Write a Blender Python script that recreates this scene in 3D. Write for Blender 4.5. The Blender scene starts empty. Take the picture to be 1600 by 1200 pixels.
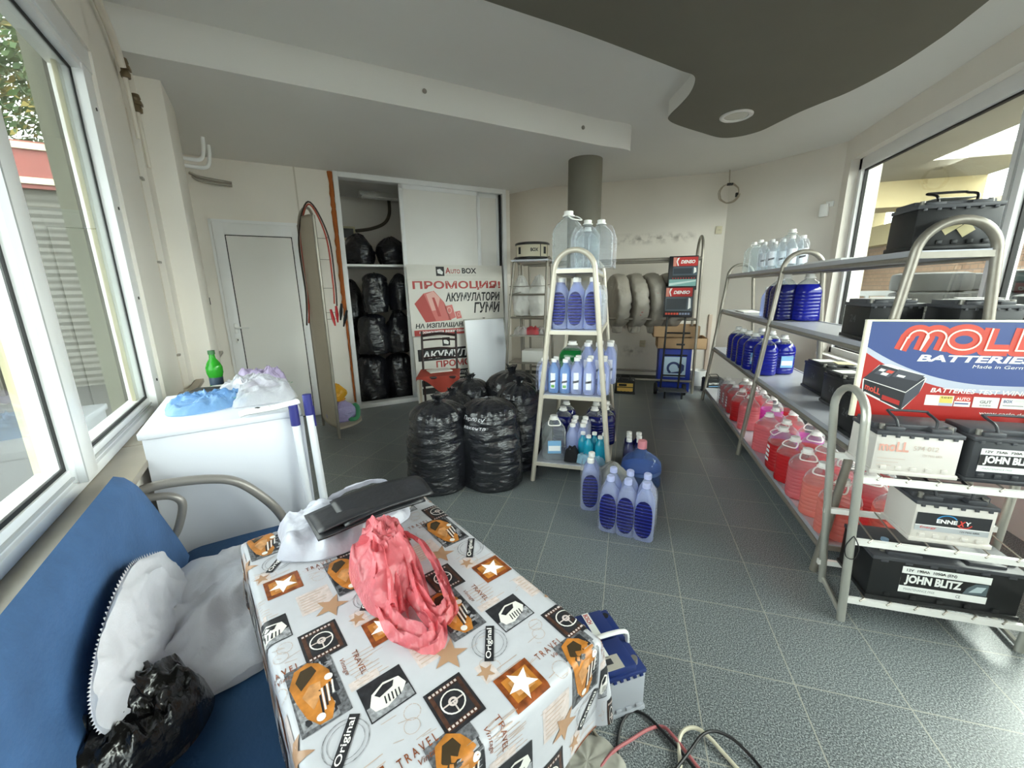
import bpy, bmesh, math, random
from math import sin, cos, pi, radians, sqrt, hypot, floor, exp
from mathutils import Vector, Matrix, noise
SC = bpy.context.scene
COL = SC.collection
# ---------------------------------------------------------------- camera
cam_d = bpy.data.cameras.new('camera'); cam = bpy.data.objects.new('camera', cam_d); COL.objects.link(cam)
cam_d.sensor_fit = 'HORIZONTAL'; cam_d.sensor_width = 36.0; cam_d.lens = 36.0*627.05/1600; cam_d.clip_start = 0.02
def cam_matrix(yaw, pitch, roll, loc):
    f = Vector((-sin(yaw)*cos(pitch), cos(yaw)*cos(pitch), -sin(pitch)))
    r = Vector((cos(yaw), sin(yaw), 0)); u = r.cross(f)
    c, s = cos(roll), sin(roll)
    r2 = c*r + s*u; u2 = -s*r + c*u
    m = Matrix((r2, u2, -f)).transposed().to_4x4(); m.translation = loc
    return m
cam.matrix_world = cam_matrix(.27926, .23151, -.01486, Vector((0, 0, 1.3645)))
SC.camera = cam
# ---------------------------------------------------------------- world, sun, exposure
W = bpy.data.worlds.new('world'); SC.world = W; W.use_nodes = True
bg = W.node_tree.nodes['Background']
bg.inputs[0].default_value = (0.95, 0.97, 1.0, 1); bg.inputs[1].default_value = 8.5
sun_d = bpy.data.lights.new('sun', 'SUN'); sun = bpy.data.objects.new('sun', sun_d); COL.objects.link(sun)
sun_d.energy = 2.5; sun_d.angle = radians(0.6); sun_d.color = (1.0, 0.93, 0.80)
sun.rotation_euler = Vector((-0.36, 0.40, -0.9)).to_track_quat('-Z', 'Y').to_euler()
def daylight(name, c, x, n, w, h, e, col):
    d = bpy.data.lights.new(name, 'AREA'); o = bpy.data.objects.new(name, d); COL.objects.link(o)
    d.shape = 'RECTANGLE'; d.size = w; d.size_y = h; d.energy = e; d.color = col
    x = Vector(x).normalized(); z = -Vector(n).normalized(); y = z.cross(x)
    m = Matrix((x, y, z)).transposed().to_4x4(); m.translation = c; o.matrix_world = m
# area lamp added between the yard canopy and its beam to strengthen the light from the right
daylight('canopy_fill_lamp', (4.28, 4.0, 3.02), (0, 1, 0), (-.55, 0, -.83), 7.5, .8, 520, (1, .97, .92))
SC.view_settings.view_transform = 'Standard'; SC.view_settings.look = 'None'
SC.view_settings.gamma = 1.0; SC.view_settings.use_curve_mapping = False
SC.view_settings.exposure = 0.42
try:
    SC.cycles.use_denoising = True
    SC.cycles.max_bounces = 10; SC.cycles.diffuse_bounces = 6; SC.cycles.transparent_max_bounces = 24
    SC.cycles.sample_clamp_indirect = 6.0
except Exception: pass
# ---------------------------------------------------------------- helpers: materials
def lin(h):
    if not isinstance(h, str): return (h[0], h[1], h[2], 1)
    h = h.lstrip('#'); o = []
    for i in (0, 2, 4):
        c = int(h[i:i+2], 16)/255; o.append(c/12.92 if c <= .04045 else ((c+.055)/1.055)**2.4)
    return (*o, 1)
MATS = {}
def M(name, col='cccccc', rough=.5, metal=0.0, spec=.5, bump=None, var=0.0, vscale=6.0, mix=0.0, tint=None, sub=None, coat=0.0):
    """procedural principled material; mix = share of transparency, bump=(scale,strength[,stretch])"""
    if name in MATS: return MATS[name]
    m = bpy.data.materials.new(name); m.use_nodes = True; nt = m.node_tree; N = nt.nodes; L = nt.links
    b = N['Principled BSDF']; c = lin(col)
    b.inputs['Base Color'].default_value = c; b.inputs['Roughness'].default_value = rough
    b.inputs['Metallic'].default_value = metal; b.inputs['Specular IOR Level'].default_value = spec
    b.inputs['Coat Weight'].default_value = coat
    tc = N.new('ShaderNodeTexCoord')
    if var:
        nz = N.new('ShaderNodeTexNoise'); nz.inputs['Scale'].default_value = vscale; nz.inputs['Detail'].default_value = 5
        L.new(tc.outputs['Object'], nz.inputs['Vector'])
        mr = N.new('ShaderNodeMapRange'); mr.inputs[1].default_value = .3; mr.inputs[2].default_value = .7
        mr.inputs[3].default_value = 1-var; mr.inputs[4].default_value = 1+var
        L.new(nz.outputs['Fac'], mr.inputs[0])
        mx = N.new('ShaderNodeVectorMath'); mx.operation = 'SCALE'; mx.inputs[0].default_value = c[:3]
        L.new(mr.outputs[0], mx.inputs['Scale']); L.new(mx.outputs[0], b.inputs['Base Color'])
    if bump:
        nz = N.new('ShaderNodeTexNoise'); nz.inputs['Scale'].default_value = bump[0]; nz.inputs['Detail'].default_value = 4
        if len(bump) > 2:
            mp = N.new('ShaderNodeMapping'); mp.inputs['Scale'].default_value = bump[2]
            L.new(tc.outputs['Object'], mp.inputs[0]); L.new(mp.outputs[0], nz.inputs['Vector'])
        else: L.new(tc.outputs['Object'], nz.inputs['Vector'])
        bp = N.new('ShaderNodeBump'); bp.inputs['Strength'].default_value = bump[1]; bp.inputs['Distance'].default_value = .02
        L.new(nz.outputs['Fac'], bp.inputs['Height']); L.new(bp.outputs[0], b.inputs['Normal'])
    if mix:
        tr = N.new('ShaderNodeBsdfTransparent'); tr.inputs[0].default_value = lin(tint) if tint else (1, 1, 1, 1)
        ms = N.new('ShaderNodeMixShader'); ms.inputs[0].default_value = mix
        L.new(b.outputs[0], ms.inputs[1]); L.new(tr.outputs[0], ms.inputs[2])
        L.new(ms.outputs[0], N['Material Output'].inputs[0])
    MATS[name] = m; return m
def M_glass(name, tint='f4faf8', base=.0, k=1.0, rough=0.0):
    """thin clear sheet: see-through with a Fresnel reflection"""
    if name in MATS: return MATS[name]
    m = bpy.data.materials.new(name); m.use_nodes = True; nt = m.node_tree; N = nt.nodes; L = nt.links
    N.remove(N['Principled BSDF'])
    tr = N.new('ShaderNodeBsdfTransparent'); tr.inputs[0].default_value = lin(tint)
    gl = N.new('ShaderNodeBsdfGlossy'); gl.inputs['Roughness'].default_value = rough
    ms = N.new('ShaderNodeMixShader'); L.new(schlick(N, L, .06+base, .85*k), ms.inputs[0])
    L.new(tr.outputs[0], ms.inputs[1]); L.new(gl.outputs[0], ms.inputs[2]); L.new(ms.outputs[0], N['Material Output'].inputs[0])
    MATS[name] = m; return m
def M_film(name, col, opaque=.3, rough=.15, tint='ffffff', k=1.2, bump=None):
    """plastic film or thin bottle wall: part diffuse haze, part see-through, glossy on top"""
    if name in MATS: return MATS[name]
    m = bpy.data.materials.new(name); m.use_nodes = True; nt = m.node_tree; N = nt.nodes; L = nt.links
    b = N['Principled BSDF']; b.inputs['Base Color'].default_value = lin(col); b.inputs['Roughness'].default_value = rough
    tr = N.new('ShaderNodeBsdfTransparent'); tr.inputs[0].default_value = lin(tint)
    ms = N.new('ShaderNodeMixShader'); nrm = None
    if bump:
        tc = N.new('ShaderNodeTexCoord'); nz = N.new('ShaderNodeTexNoise'); nz.inputs['Scale'].default_value = bump[0]; nz.inputs['Detail'].default_value = 3
        bp = N.new('ShaderNodeBump'); bp.inputs['Strength'].default_value = bump[1]; bp.inputs['Distance'].default_value = .02
        L.new(tc.outputs['Object'], nz.inputs['Vector']); L.new(nz.outputs['Fac'], bp.inputs['Height'])
        L.new(bp.outputs[0], b.inputs['Normal']); nrm = bp.outputs[0]
    L.new(schlick(N, L, opaque, min(1, opaque+.55*k), nrm), ms.inputs[0])
    L.new(tr.outputs[0], ms.inputs[1]); L.new(b.outputs[0], ms.inputs[2]); L.new(ms.outputs[0], N['Material Output'].inputs[0])
    MATS[name] = m; return m
def M_emit(name, col, s):
    if name in MATS: return MATS[name]
    m = M(name, col); b = m.node_tree.nodes['Principled BSDF']
    b.inputs['Emission Color'].default_value = lin(col); b.inputs['Emission Strength'].default_value = s
    return m
def schlick(N, L, f0, f90, nrm=None):
    lw = N.new('ShaderNodeLayerWeight'); lw.inputs[0].default_value = .5
    if nrm: L.new(nrm, lw.inputs['Normal'])
    pw = N.new('ShaderNodeMath'); pw.operation = 'POWER'; pw.inputs[1].default_value = 4.0; L.new(lw.outputs['Facing'], pw.inputs[0])
    ma = N.new('ShaderNodeMath'); ma.operation = 'MULTIPLY_ADD'; ma.inputs[1].default_value = f90-f0; ma.inputs[2].default_value = f0; ma.use_clamp = True
    L.new(pw.outputs[0], ma.inputs[0]); return ma.outputs[0]
# ---------------------------------------------------------------- helpers: meshes
def cr(pts, n=8, closed=False):
    P = [Vector(p) for p in pts]; out = []; k = len(P)
    rng = range(k) if closed else range(k-1)
    for i in rng:
        if closed: a, b, c, d = P[(i-1) % k], P[i], P[(i+1) % k], P[(i+2) % k]
        else: a, b, c, d = P[max(i-1, 0)], P[i], P[i+1], P[min(i+2, k-1)]
        for j in range(n):
            t = j/n
            out.append(.5*((2*b)+(c-a)*t+(2*a-5*b+4*c-d)*t*t+(3*b-a-3*c+d)*t*t*t))
    if not closed: out.append(P[-1])
    return out
def frame(o, x, z):
    x = Vector(x).normalized(); z = Vector(z); z = (z - x*z.dot(x)).normalized(); y = z.cross(x)
    m = Matrix((x, y, z)).transposed().to_4x4(); m.translation = Vector(o); return m
def T(x, y, z, rz=0, rx=0, ry=0): return Matrix.Translation((x, y, z)) @ Matrix.Rotation(rz, 4, 'Z') @ Matrix.Rotation(ry, 4, 'Y') @ Matrix.Rotation(rx, 4, 'X')
class MB:
    def __init__(s): s.v = []; s.f = []; s.m = []
    def add(s, vs, fs, mi=0, X=None):
        o = len(s.v)
        for p in vs:
            p = Vector(p); s.v.append(X @ p if X else p)
        for q in fs: s.f.append([i+o for i in q]); s.m.append(mi)
        return s
    def box(s, c, d, mi=0, X=None, bev=0.0, seg=2):
        bm = bmesh.new(); bmesh.ops.create_cube(bm, size=1)
        for v in bm.verts: v.co = Vector((v.co.x*d[0], v.co.y*d[1], v.co.z*d[2]))
        if bev: bmesh.ops.bevel(bm, geom=bm.edges[:], offset=min(bev, min(d)*.45), segments=seg, affect='EDGES', profile=.5)
        bm.verts.index_update()
        Y = Matrix.Translation(c); Y = X @ Y if X else Y
        s.add([v.co.copy() for v in bm.verts], [[v.index for v in f.verts] for f in bm.faces], mi, Y); bm.free(); return s
    def span(s, a, b, mi=0, X=None, bev=0.0):
        return s.box([(a[i]+b[i])/2 for i in range(3)], [abs(b[i]-a[i]) for i in range(3)], mi, X, bev)
    def tube(s, pts, r, n=10, mi=0, closed=False, X=None, flat=1.0):
        P = [Vector(p) for p in pts]; k = len(P); up = None; vs = []; fs = []
        for i in range(k):
            t = (P[(i+1) % k]-P[i-1]) if closed else (P[min(i+1, k-1)]-P[max(i-1, 0)])
            if t.length < 1e-9: t = Vector((0, 0, 1))
            t.normalize()
            if up is None:
                up = t.orthogonal().normalized()
                if flat != 1.0:
                    up = Vector((0, 0, 1)) if abs(t.z) < .9 else Vector((0, 1, 0))
            up = (up - t*up.dot(t))
            up = up.normalized() if up.length > 1e-6 else t.orthogonal().normalized()
            sd = t.cross(up); rr = r[i] if isinstance(r, (list, tuple)) else r
            for j in range(n):
                a = 2*pi*j/n; vs.append(P[i] + up*(cos(a)*rr) + sd*(sin(a)*rr*flat))
        for i in range(k if closed else k-1):
            for j in range(n):
                a, b = i*n+j, i*n+(j+1) % n; c, d = ((i+1) % k)*n+(j+1) % n, ((i+1) % k)*n+j
                fs.append([a, b, c, d])
        if not closed:
            fs.append(list(range(n))[::-1]); fs.append([(k-1)*n+j for j in range(n)])
        return s.add(vs, fs, mi, X)
    def loft(s, rows, n=28, mi=0, X=None, mf=None, cap=True):
        """rows of (z, half width, half depth, exponent[, cx, cy])"""
        vs = []; fs = []
        for r in rows:
            z, a, b, p = r[:4]; cx, cy = (r[4], r[5]) if len(r) > 4 else (0, 0)
            for j in range(n):
                t = 2*pi*j/n; c, q = cos(t), sin(t)
                vs.append((cx + a*math.copysign(abs(c)**(2/p), c), cy + b*math.copysign(abs(q)**(2/p), q), z))
        ms = []
        for i in range(len(rows)-1):
            for j in range(n):
                fs.append([i*n+j, i*n+(j+1) % n, (i+1)*n+(j+1) % n, (i+1)*n+j]); ms.append(mf(rows[i][0]) if mf else mi)
        if cap:
            fs.append(list(range(n))[::-1]); ms.append(mf(rows[0][0]) if mf else mi)
            fs.append([(len(rows)-1)*n+j for j in range(n)]); ms.append(mf(rows[-1][0]) if mf else mi)
        o = len(s.m); s.add(vs, fs, mi, X); s.m[o:] = ms; return s
    def lathe(s, prof, n=28, mi=0, X=None): return s.loft([(z, r, r, 2) for r, z in prof], n, mi, X)
    def prism(s, poly, z0, z1, mi=0, X=None, mside=None):
        k = len(poly); vs = [(p[0], p[1], z0) for p in poly]+[(p[0], p[1], z1) for p in poly]
        s.add(vs, [list(range(k))[::-1], [k+i for i in range(k)]], mi, X)
        return s.add(vs, [[i, (i+1) % k, k+(i+1) % k, k+i] for i in range(k)], mi if mside is None else mside, X)
    def poly(s, pts, mi=0, X=None): return s.add(pts, [list(range(len(pts)))], mi, X)
    def rect(s, x0, y0, x1, y1, z, mi=0, X=None): return s.poly([(x0, y0, z), (x1, y0, z), (x1, y1, z), (x0, y1, z)], mi, X)
    def grid(s, fn, nu, nv, mi=0, X=None, mf=None):
        vs = [fn(i/nu, j/nv) for j in range(nv+1) for i in range(nu+1)]; fs = []; ms = []
        for j in range(nv):
            for i in range(nu):
                a = j*(nu+1)+i; fs.append([a, a+1, a+nu+2, a+nu+1]); ms.append(mf((i+.5)/nu, (j+.5)/nv) if mf else mi)
        o = len(s.m); s.add(vs, fs, mi, X); s.m[o:] = ms; return s
    def text(s, body, x0, y0, x1, y1, z, mi=0, X=None, bold=0.0, shear=0.0, depth=0.0):
        vs, fs = text_mesh(body, bold, shear)
        lo = [min(v[i] for v in vs) for i in (0, 1)]; hi = [max(v[i] for v in vs) for i in (0, 1)]
        sx = (x1-x0)/(hi[0]-lo[0]); sy = (y1-y0)/(hi[1]-lo[1])
        return s.add([(x0+(v[0]-lo[0])*sx, y0+(v[1]-lo[1])*sy, z) for v in vs], fs, mi, X)
    def build(s, name, mats, parent=None, ang=38, solid=0.0, double=True):
        me = bpy.data.meshes.new(name); me.from_pydata([tuple(v) for v in s.v], [], s.f)
        if not isinstance(mats, (list, tuple)): mats = [mats]
        for m in mats: me.materials.append(m)
        me.polygons.foreach_set('material_index', [min(i, len(mats)-1) for i in s.m])
        me.polygons.foreach_set('use_smooth', [True]*len(me.polygons)); me.update()
        me.set_sharp_from_angle(angle=radians(ang))
        o = bpy.data.objects.new(name, me); COL.objects.link(o)
        if parent:
            o.parent = parent; o.matrix_parent_inverse = parent.matrix_basis.inverted()
        if solid:
            md = o.modifiers.new('thickness', 'SOLIDIFY'); md.thickness = solid; md.offset = 0
        return o
TXT = {}
def text_mesh(body, bold, shear):
    k = (body, bold, shear)
    if k not in TXT:
        c = bpy.data.curves.new('lettering', 'FONT'); c.body = body; c.size = 1; c.offset = bold; c.shear = shear; c.resolution_u = 3
        o = bpy.data.objects.new('lettering', c); me = o.to_mesh()
        TXT[k] = ([tuple(v.co) for v in me.vertices], [list(p.vertices) for p in me.polygons])
        o.to_mesh_clear(); bpy.data.objects.remove(o); bpy.data.curves.remove(c)
    return TXT[k]
def circ(cx, cy, r, n=24, ry=None, a0=0.0, a1=2*pi):
    ry = r if ry is None else ry
    full = abs(a1-a0-2*pi) < 1e-6; k = n if full else n-1
    return [(cx+r*cos(a0+(a1-a0)*i/k), cy+ry*sin(a0+(a1-a0)*i/k)) for i in range(n)]
def ring(mb, cx, cy, r0, r1, z, mi=0, X=None, n=28, a0=0.0, a1=2*pi, ry=1.0):
    a = circ(cx, cy, r0, n+1, r0*ry, a0, a1-1e-5); b = circ(cx, cy, r1, n+1, r1*ry, a0, a1-1e-5)
    vs = [(*p, z) for p in a]+[(*p, z) for p in b]
    mb.add(vs, [[i, i+1, n+2+i, n+1+i] for i in range(n)], mi, X)
# ---------------------------------------------------------------- helpers: things
def tag(o, label=None, cat=None, group=None, kind=None):
    if label: o['label'] = label
    if cat: o['category'] = cat
    if group: o['group'] = group
    if kind: o['kind'] = kind
    return o
def thing(name, label, cat, loc=(0, 0, 0), group=None, rz=0.0):
    o = bpy.data.objects.new(name, None); COL.objects.link(o); o.empty_display_size = .05
    o.location = loc; o.rotation_euler = (0, 0, rz); return tag(o, label, cat, group)
def struct(mb, name, mats, ang=38): return tag(mb.build(name, mats, None, ang), kind='structure')
KIDS = {}
def clone(o, parent=None):
    c = o.copy(); COL.objects.link(c); c.parent = parent
    for ch in [x for x in bpy.data.objects if x.parent == o]: clone(ch, c)
    return c
PROTO = {}
def place(kind, maker, loc, label, cat, group=None, rz=0.0, name=None, scale=1.0):
    """first call builds the thing at the origin; later calls copy it and its parts"""
    if kind not in PROTO: PROTO[kind] = o = maker()
    else: o = clone(PROTO[kind])
    o.location = loc; o.rotation_euler = (0, 0, rz); o.scale = (scale,)*3
    for k in ('label', 'category', 'group'):
        if k in o: del o[k]
    return tag(o, label, cat, group)
def rnd(seed): return random.Random(seed)
def nz(x, y, z, s=1.0): return noise.noise(Vector((x*s, y*s, z*s)))
def crease(x, y, z): return max(0.0, 1-abs(noise.noise(Vector((x, y, z))))*5)**1.5
def ridge(x, y, z, s=1.0): return 1-2*abs(noise.noise(Vector((x*s, y*s, z*s))))
# ================================================================= materials
plaster = M('plaster', 'ebe5dc', .85, var=.03, vscale=1.5, bump=(60, .04))
ceil_m = M('ceiling_paint', 'e8e6e2', .9, var=.015, vscale=1.2)
dark_paint = M('dark_grey_paint', '747064', .75, var=.03, vscale=3)
alu = M('white_aluminium', 'eeeeee', .35, var=.02)
alu_grey = M('grey_aluminium', 'b9babb', .4)
gasket = M('black_gasket', '141414', .6)
stone = M('sill_stone', '978c7b', .35, var=.12, vscale=9)
glass = M_glass('window_glass', 'eef4f0')
steel = M('brushed_steel', '9a948a', .38, metal=.55, var=.06, vscale=30)
beige_steel = M('beige_steel_tube', 'c9c1b2', .38, metal=.25)
shelf_grey = M('grey_shelf_sheet', 'b4b5bd', .35, metal=.2, var=.04)
white_metal = M('white_metal', 'f0eeea', .4)
chrome = M('chrome', 'd8d8d8', .18, metal=1.0)
black = M('black_plastic', '17171a', .38)
black_matte = M('black_matte', '1a1a1c', .7)
dgrey = M('dark_grey_plastic', '3a3b40', .42)
white_p = M('white_plastic', 'f2f2f0', .35)
paper = M('white_paper', 'f6f4ee', .7)
red = M('red_print', 'c23a36', .5)
white_ink = M('white_print', 'f5f5f2', .5)
black_ink = M('black_print', '1c1b1c', .5)
rubber = M('tyre_rubber', '2b2c2e', .8, var=.2, vscale=20)
cardboard = M('cardboard', 'b39370', .8, var=.06, vscale=8)
yellow_wall = M('yellow_render', 'b8aa84', .9, var=.06)
concrete = M('concrete', '8c887f', .9, var=.08, vscale=2)
def garbage_mat(name, col):
    return M(name, col, .2, spec=.7, bump=(11, 1.0, (1, 1, 2.6)), coat=.3)
bagblack = garbage_mat('black_bin_bag_film', '1b1c22')
clear_pl = M_film('clear_bottle_wall', 'f2f5f6', .10, .05, 'f2f6f8', 1.6, bump=(34, .7))
film = M_film('shrink_film', 'eef0fa', .045, .10, 'fcfcff', 1.25, bump=(16, .6))
def liquid(name, col, tint, op): return M_film(name, col, op, .1, tint, .9)
liq_pink = liquid('pink_fluid', 'e0828a', 'f6a0a4', .52)
liq_salmon = liquid('salmon_fluid', 'e4968a', 'f8b0a6', .50)
liq_red = liquid('red_fluid', 'c4262c', 'e04848', .74)
liq_magenta = liquid('magenta_fluid', 'd85cc0', 'e080d0', .6)
liq_blue = liquid('blue_fluid', '141c88', '2830b0', .92)
liq_navy = liquid('navy_fluid', '141858', '3038a0', .93)
liq_sky = liquid('pale_blue_fluid', '8fb8ea', 'a8ccf6', .5)
liq_cyan = liquid('cyan_fluid', '2ab0cc', '50c8e0', .6)
liq_green = liquid('green_fluid', '1e7a3a', '38a058', .8)
lilac_pl = M_film('lilac_bottle_wall', 'cfd8f4', .36, .10, 'd8e0fc', 1.5, bump=(30, .35))
# floor: square slate tiles with pale grout, granite speckle
def floor_mat():
    m = bpy.data.materials.new('slate_tile'); m.use_nodes = True; nt = m.node_tree; N = nt.nodes; L = nt.links
    b = N['Principled BSDF']; tc = N.new('ShaderNodeTexCoord'); sp = N.new('ShaderNodeSeparateXYZ'); L.new(tc.outputs['Object'], sp.inputs[0])
    def mt(op, a, b2=None, c=None):
        n = N.new('ShaderNodeMath'); n.operation = op
        for i, q in enumerate((a, b2, c)):
            if q is None: continue
            if isinstance(q, (int, float)): n.inputs[i].default_value = q
            else: L.new(q, n.inputs[i])
        return n.outputs[0]
    def line(ax, off):
        t = mt('DIVIDE', mt('SUBTRACT', sp.outputs[ax], off), .335); fr = mt('SUBTRACT', t, mt('FLOOR', t))
        d = mt('MINIMUM', fr, mt('SUBTRACT', 1.0, fr)); return mt('LESS_THAN', d, .0062), mt('FLOOR', t)
    lx, ix = line(0, .6286); ly, iy = line(1, 1.6874)
    g = mt('MAXIMUM', lx, ly)
    n1 = N.new('ShaderNodeTexNoise'); n1.inputs['Scale'].default_value = 230; n1.inputs['Detail'].default_value = 3; L.new(tc.outputs['Object'], n1.inputs[0])
    n2 = N.new('ShaderNodeTexNoise'); n2.inputs['Scale'].default_value = 1.6; n2.inputs['Detail'].default_value = 4; L.new(tc.outputs['Object'], n2.inputs[0])
    rp = N.new('ShaderNodeValToRGB'); L.new(n1.outputs['Fac'], rp.inputs[0]); e = rp.color_ramp.elements
    e[0].position = .36; e[0].color = lin('363b3e'); e[1].position = .66; e[1].color = lin('b8bebe')
    k = e.new(.5); k.color = lin('70777a')
    wn = N.new('ShaderNodeTexWhiteNoise'); wn.noise_dimensions = '2D'; cb = N.new('ShaderNodeCombineXYZ'); L.new(ix, cb.inputs[0]); L.new(iy, cb.inputs[1]); L.new(cb.outputs[0], wn.inputs[0])
    sc = mt('ADD', mt('MULTIPLY_ADD', wn.outputs[0], .14, .82), mt('MULTIPLY', n2.outputs['Fac'], .16))
    vm = N.new('ShaderNodeVectorMath'); vm.operation = 'SCALE'; L.new(rp.outputs[0], vm.inputs[0]); L.new(sc, vm.inputs['Scale'])
    mx = N.new('ShaderNodeMix'); mx.data_type = 'RGBA'; L.new(g, mx.inputs[0]); L.new(vm.outputs[0], mx.inputs[6]); mx.inputs[7].default_value = lin('a8a69c')
    L.new(mx.outputs[2], b.inputs['Base Color'])
    L.new(mt('MULTIPLY_ADD', n1.outputs['Fac'], .25, .22), b.inputs['Roughness'])
    bp = N.new('ShaderNodeBump'); bp.inputs['Strength'].default_value = .12; bp.inputs['Distance'].default_value = .002; L.new(mt('SUBTRACT', n1.outputs['Fac'], g), bp.inputs['Height']); L.new(bp.outputs[0], b.inputs['Normal'])
    return m
# ================================================================= the setting
LW = Matrix(((-.731, -.682, 0, 0), (.682, -.731, 0, 0), (0, 0, 1, 0), (0, 0, 0, 1)))      # s along the window wall, D outwards
CW = Matrix(((.722, -.692, 0, -3.49), (.692, .722, 0, 3.51), (0, 0, 1, 0), (0, 0, 0, 1)))    # w along the closet wall, depth into it
def P2(X, a, b): p = X @ Vector((a, b, 0)); return (p.x, p.y)
H = 2.81
outline = [P2(LW, -3.9, .68), P2(LW, 5.25, .68), P2(CW, -.9, 1.4), P2(CW, 2.7, 1.4), (-2.4, 6.42), (1.3, 6.42), (2.42, 5.45), (2.42, -3.1)]
struct(MB().prism(outline[::-1], -.12, 0), 'floor', floor_mat())
struct(MB().prism(outline[::-1], H, H+.15), 'ceiling', ceil_m)
# low soffit with a rounded nose
nose = cr([(-.62, 3.72, 0), (-.297, 4.04, 0), (-.1, 4.2, 0), (-.05, 4.31, 0), (-.14, 4.42, 0), (-.34, 4.56, 0), (-.78, 5.09, 0), (-1.25, 5.4, 0), (-1.68, 5.63, 0), (-2.2, 6.2, 0)], 8)
soff = [(-2.62, 1.76)] + [(p.x, p.y) for p in nose] + [P2(CW, 2.6, 1.3), P2(CW, -.8, 1.3), P2(LW, 5.2, .6), P2(LW, 3.05, .6)]
struct(MB().prism(soff, 2.60, H+.01), 'ceiling_soffit', ceil_m, 50)
for x, y, z, lb in ((-1.44, 2.915, 2.72, 'left'), (-.445, 3.89, 2.71, 'right')):
    q = Vector((.714, -.70, 0)); mb = MB().lathe([(.0, -.012), (.014, -.012), (.016, .004), (0, .005)], 16, 0, frame((x, y, z), (.7, .714, 0), q))
    tag(mb.build('screw_plug', M('grey_plug', '8f8a82', .6)), 'small grey screw plug on the ceiling step, the %s one of two' % lb, 'plug')
# wavy dark ceiling panel
pts = [(-2.9, .1), (-1.9, 1.03), (-.739, 2.129), (-.309, 2.533), (.072, 2.923), (.25, 3.11), (.337, 3.2), (.357, 3.31), (.345, 3.47), (.30, 3.637), (.25, 3.784), (.242, 3.891), (.32, 4.03), (.548, 4.289), (.742, 4.484), (.9, 4.51), (1.05, 4.42), (1.142, 4.247), (1.232, 4.07), (1.33, 3.93), (1.44, 3.78), (1.55, 3.5), (1.6, 3.228), (1.612, 3.018), (1.593, 2.6), (1.45, 1.6), (1.5, .3), (1.3, -1.2), (.3, -1.4), (-1.2, -.6)]
pan = [(p.x, p.y) for p in cr([(a, b, 0) for a, b in pts], 6, True)]
pm = MB().prism(pan[::-1], 2.695, H+.01, 0, None, 1)
struct(pm, 'ceiling_panel', [dark_paint, ceil_m], 50)
# left window wall
mb = MB().span((-4.1, .46, 0), (5.1, .66, .775), 0, LW)
mb.span((-4.1, .50, 2.39), (2.7, .68, H), 0, LW)
mb.span((-4.1, .50, .775), (-.3, .68, 2.42), 0, LW)
mb.span((2.66, .50, .775), (3.13, .68, H), 0, LW).span((3.13, .53, .775), (3.22, .68, H), 0, LW)
mb.span((3.22, .478, .775), (5.1, .68, H), 0, LW)
mb.span((3.4, .355, 0), (3.85, .5, 2.6), 0, LW, .004)
struct(mb, 'wall_left', plaster)
mb = MB()
for i in range(9):
    s0 = -4.0+i*1.0; mb.span((s0+.002, .425, .775), (s0+.998, .56 if s0 < 2.6 else .47, .80), 0, LW, .003)
struct(mb, 'trim_1', stone)
# window_1: long sliding window
fm = MB()
for d0, z0, z1 in ((.535, .80, .832), (.545, .832, .875)): fm.span((-.3, d0, z0), (2.67, .62, z1), 0, LW, .003)
fm.span((-.3, .538, .845), (2.6, .546, .853), 1, LW)
fm.span((-.3, .51, 2.30), (2.67, .62, 2.39), 0, LW, .003).span((-.3, .52, 2.275), (2.67, .62, 2.30), 0, LW)
fm.span((2.545, .515, .80), (2.67, .62, 2.39), 0, LW, .003)
win1 = struct(fm, 'window_1', [alu, alu_grey])
MB().span((2.60, .645, .78), (2.70, .70, 2.42), 0, LW).build('outer_cladding', M('grey_green_render', '6e6e60', .8), win1)
fm2 = MB().span((2.50, .58, .84), (2.56, .598, 2.32), 0, LW, .004); fm2.build('outer_reveal', M('sun_tinted_reveal', 'b4ab8c', .5), win1)  # cream tone paints sunlight onto the outer frame edge
posts = [1.63, .35]
for s in posts:
    MB().span((s-.05, .515, .832), (s+.05, .60, 2.31), 0, LW, .004).span((s-.055, .512, .832), (s-.045, .53, 2.31), 1, LW).span((s-.03, .60, .84), (s+.05, .622, 2.31), 2, LW).build('window_post', [alu, alu_grey, M('sun_tinted_reveal', 'b4ab8c', .5)], win1)  # third colour: the same painted sunlight on the post's outer edge
edges = [2.545]+sum(([s+.05, s-.05] for s in posts), [])+[-.3]
for i in range(0, len(edges), 2):
    a, b = edges[i+1], edges[i]
    mb = MB().span((a, .553, .875), (b, .557, 2.275), 0, LW); mb.build('window_pane', glass, win1)
    g = MB(); w = .012
    g.span((a, .551, .875), (a+w, .559, 2.275), 0, LW).span((b-w, .551, .875), (b, .559, 2.275), 0, LW).span((a, .551, .875), (b, .559, .875+w), 0, LW).span((a, .551, 2.275-w), (b, .559, 2.275), 0, LW)
    g.build('gasket', gasket, win1)
mb = MB()
for z in (.95, 1.35, 1.75, 2.15): mb.lathe([(0, 0), (.007, 0), (.007, .003)], 10, 0, frame(LW @ Vector((2.61, .514, z)), (0, 0, 1), (.682, .731, 0)))
mb.build('screw_cap', black, win1)
# closet wall (door wall)
mb = MB().span((-.75, 0, 0), (.60, .14, 2.62), 0, CW)
mb.span((.46, .14, 0), (.60, 1.3, 2.62), 0, CW).span((.60, 1.2, 0), (2.66, 1.34, 2.62), 0, CW).span((2.63, .0, 0), (2.70, 1.3, 2.62), 0, CW)
struct(mb, 'wall_closet', plaster)
tag(MB().span((.235, -.006, 2.05), (.25, 0, 2.6), 0, CW).build('trim_2', M('wall_joint', 'cfc7ba', .8)), kind='structure')
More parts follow.
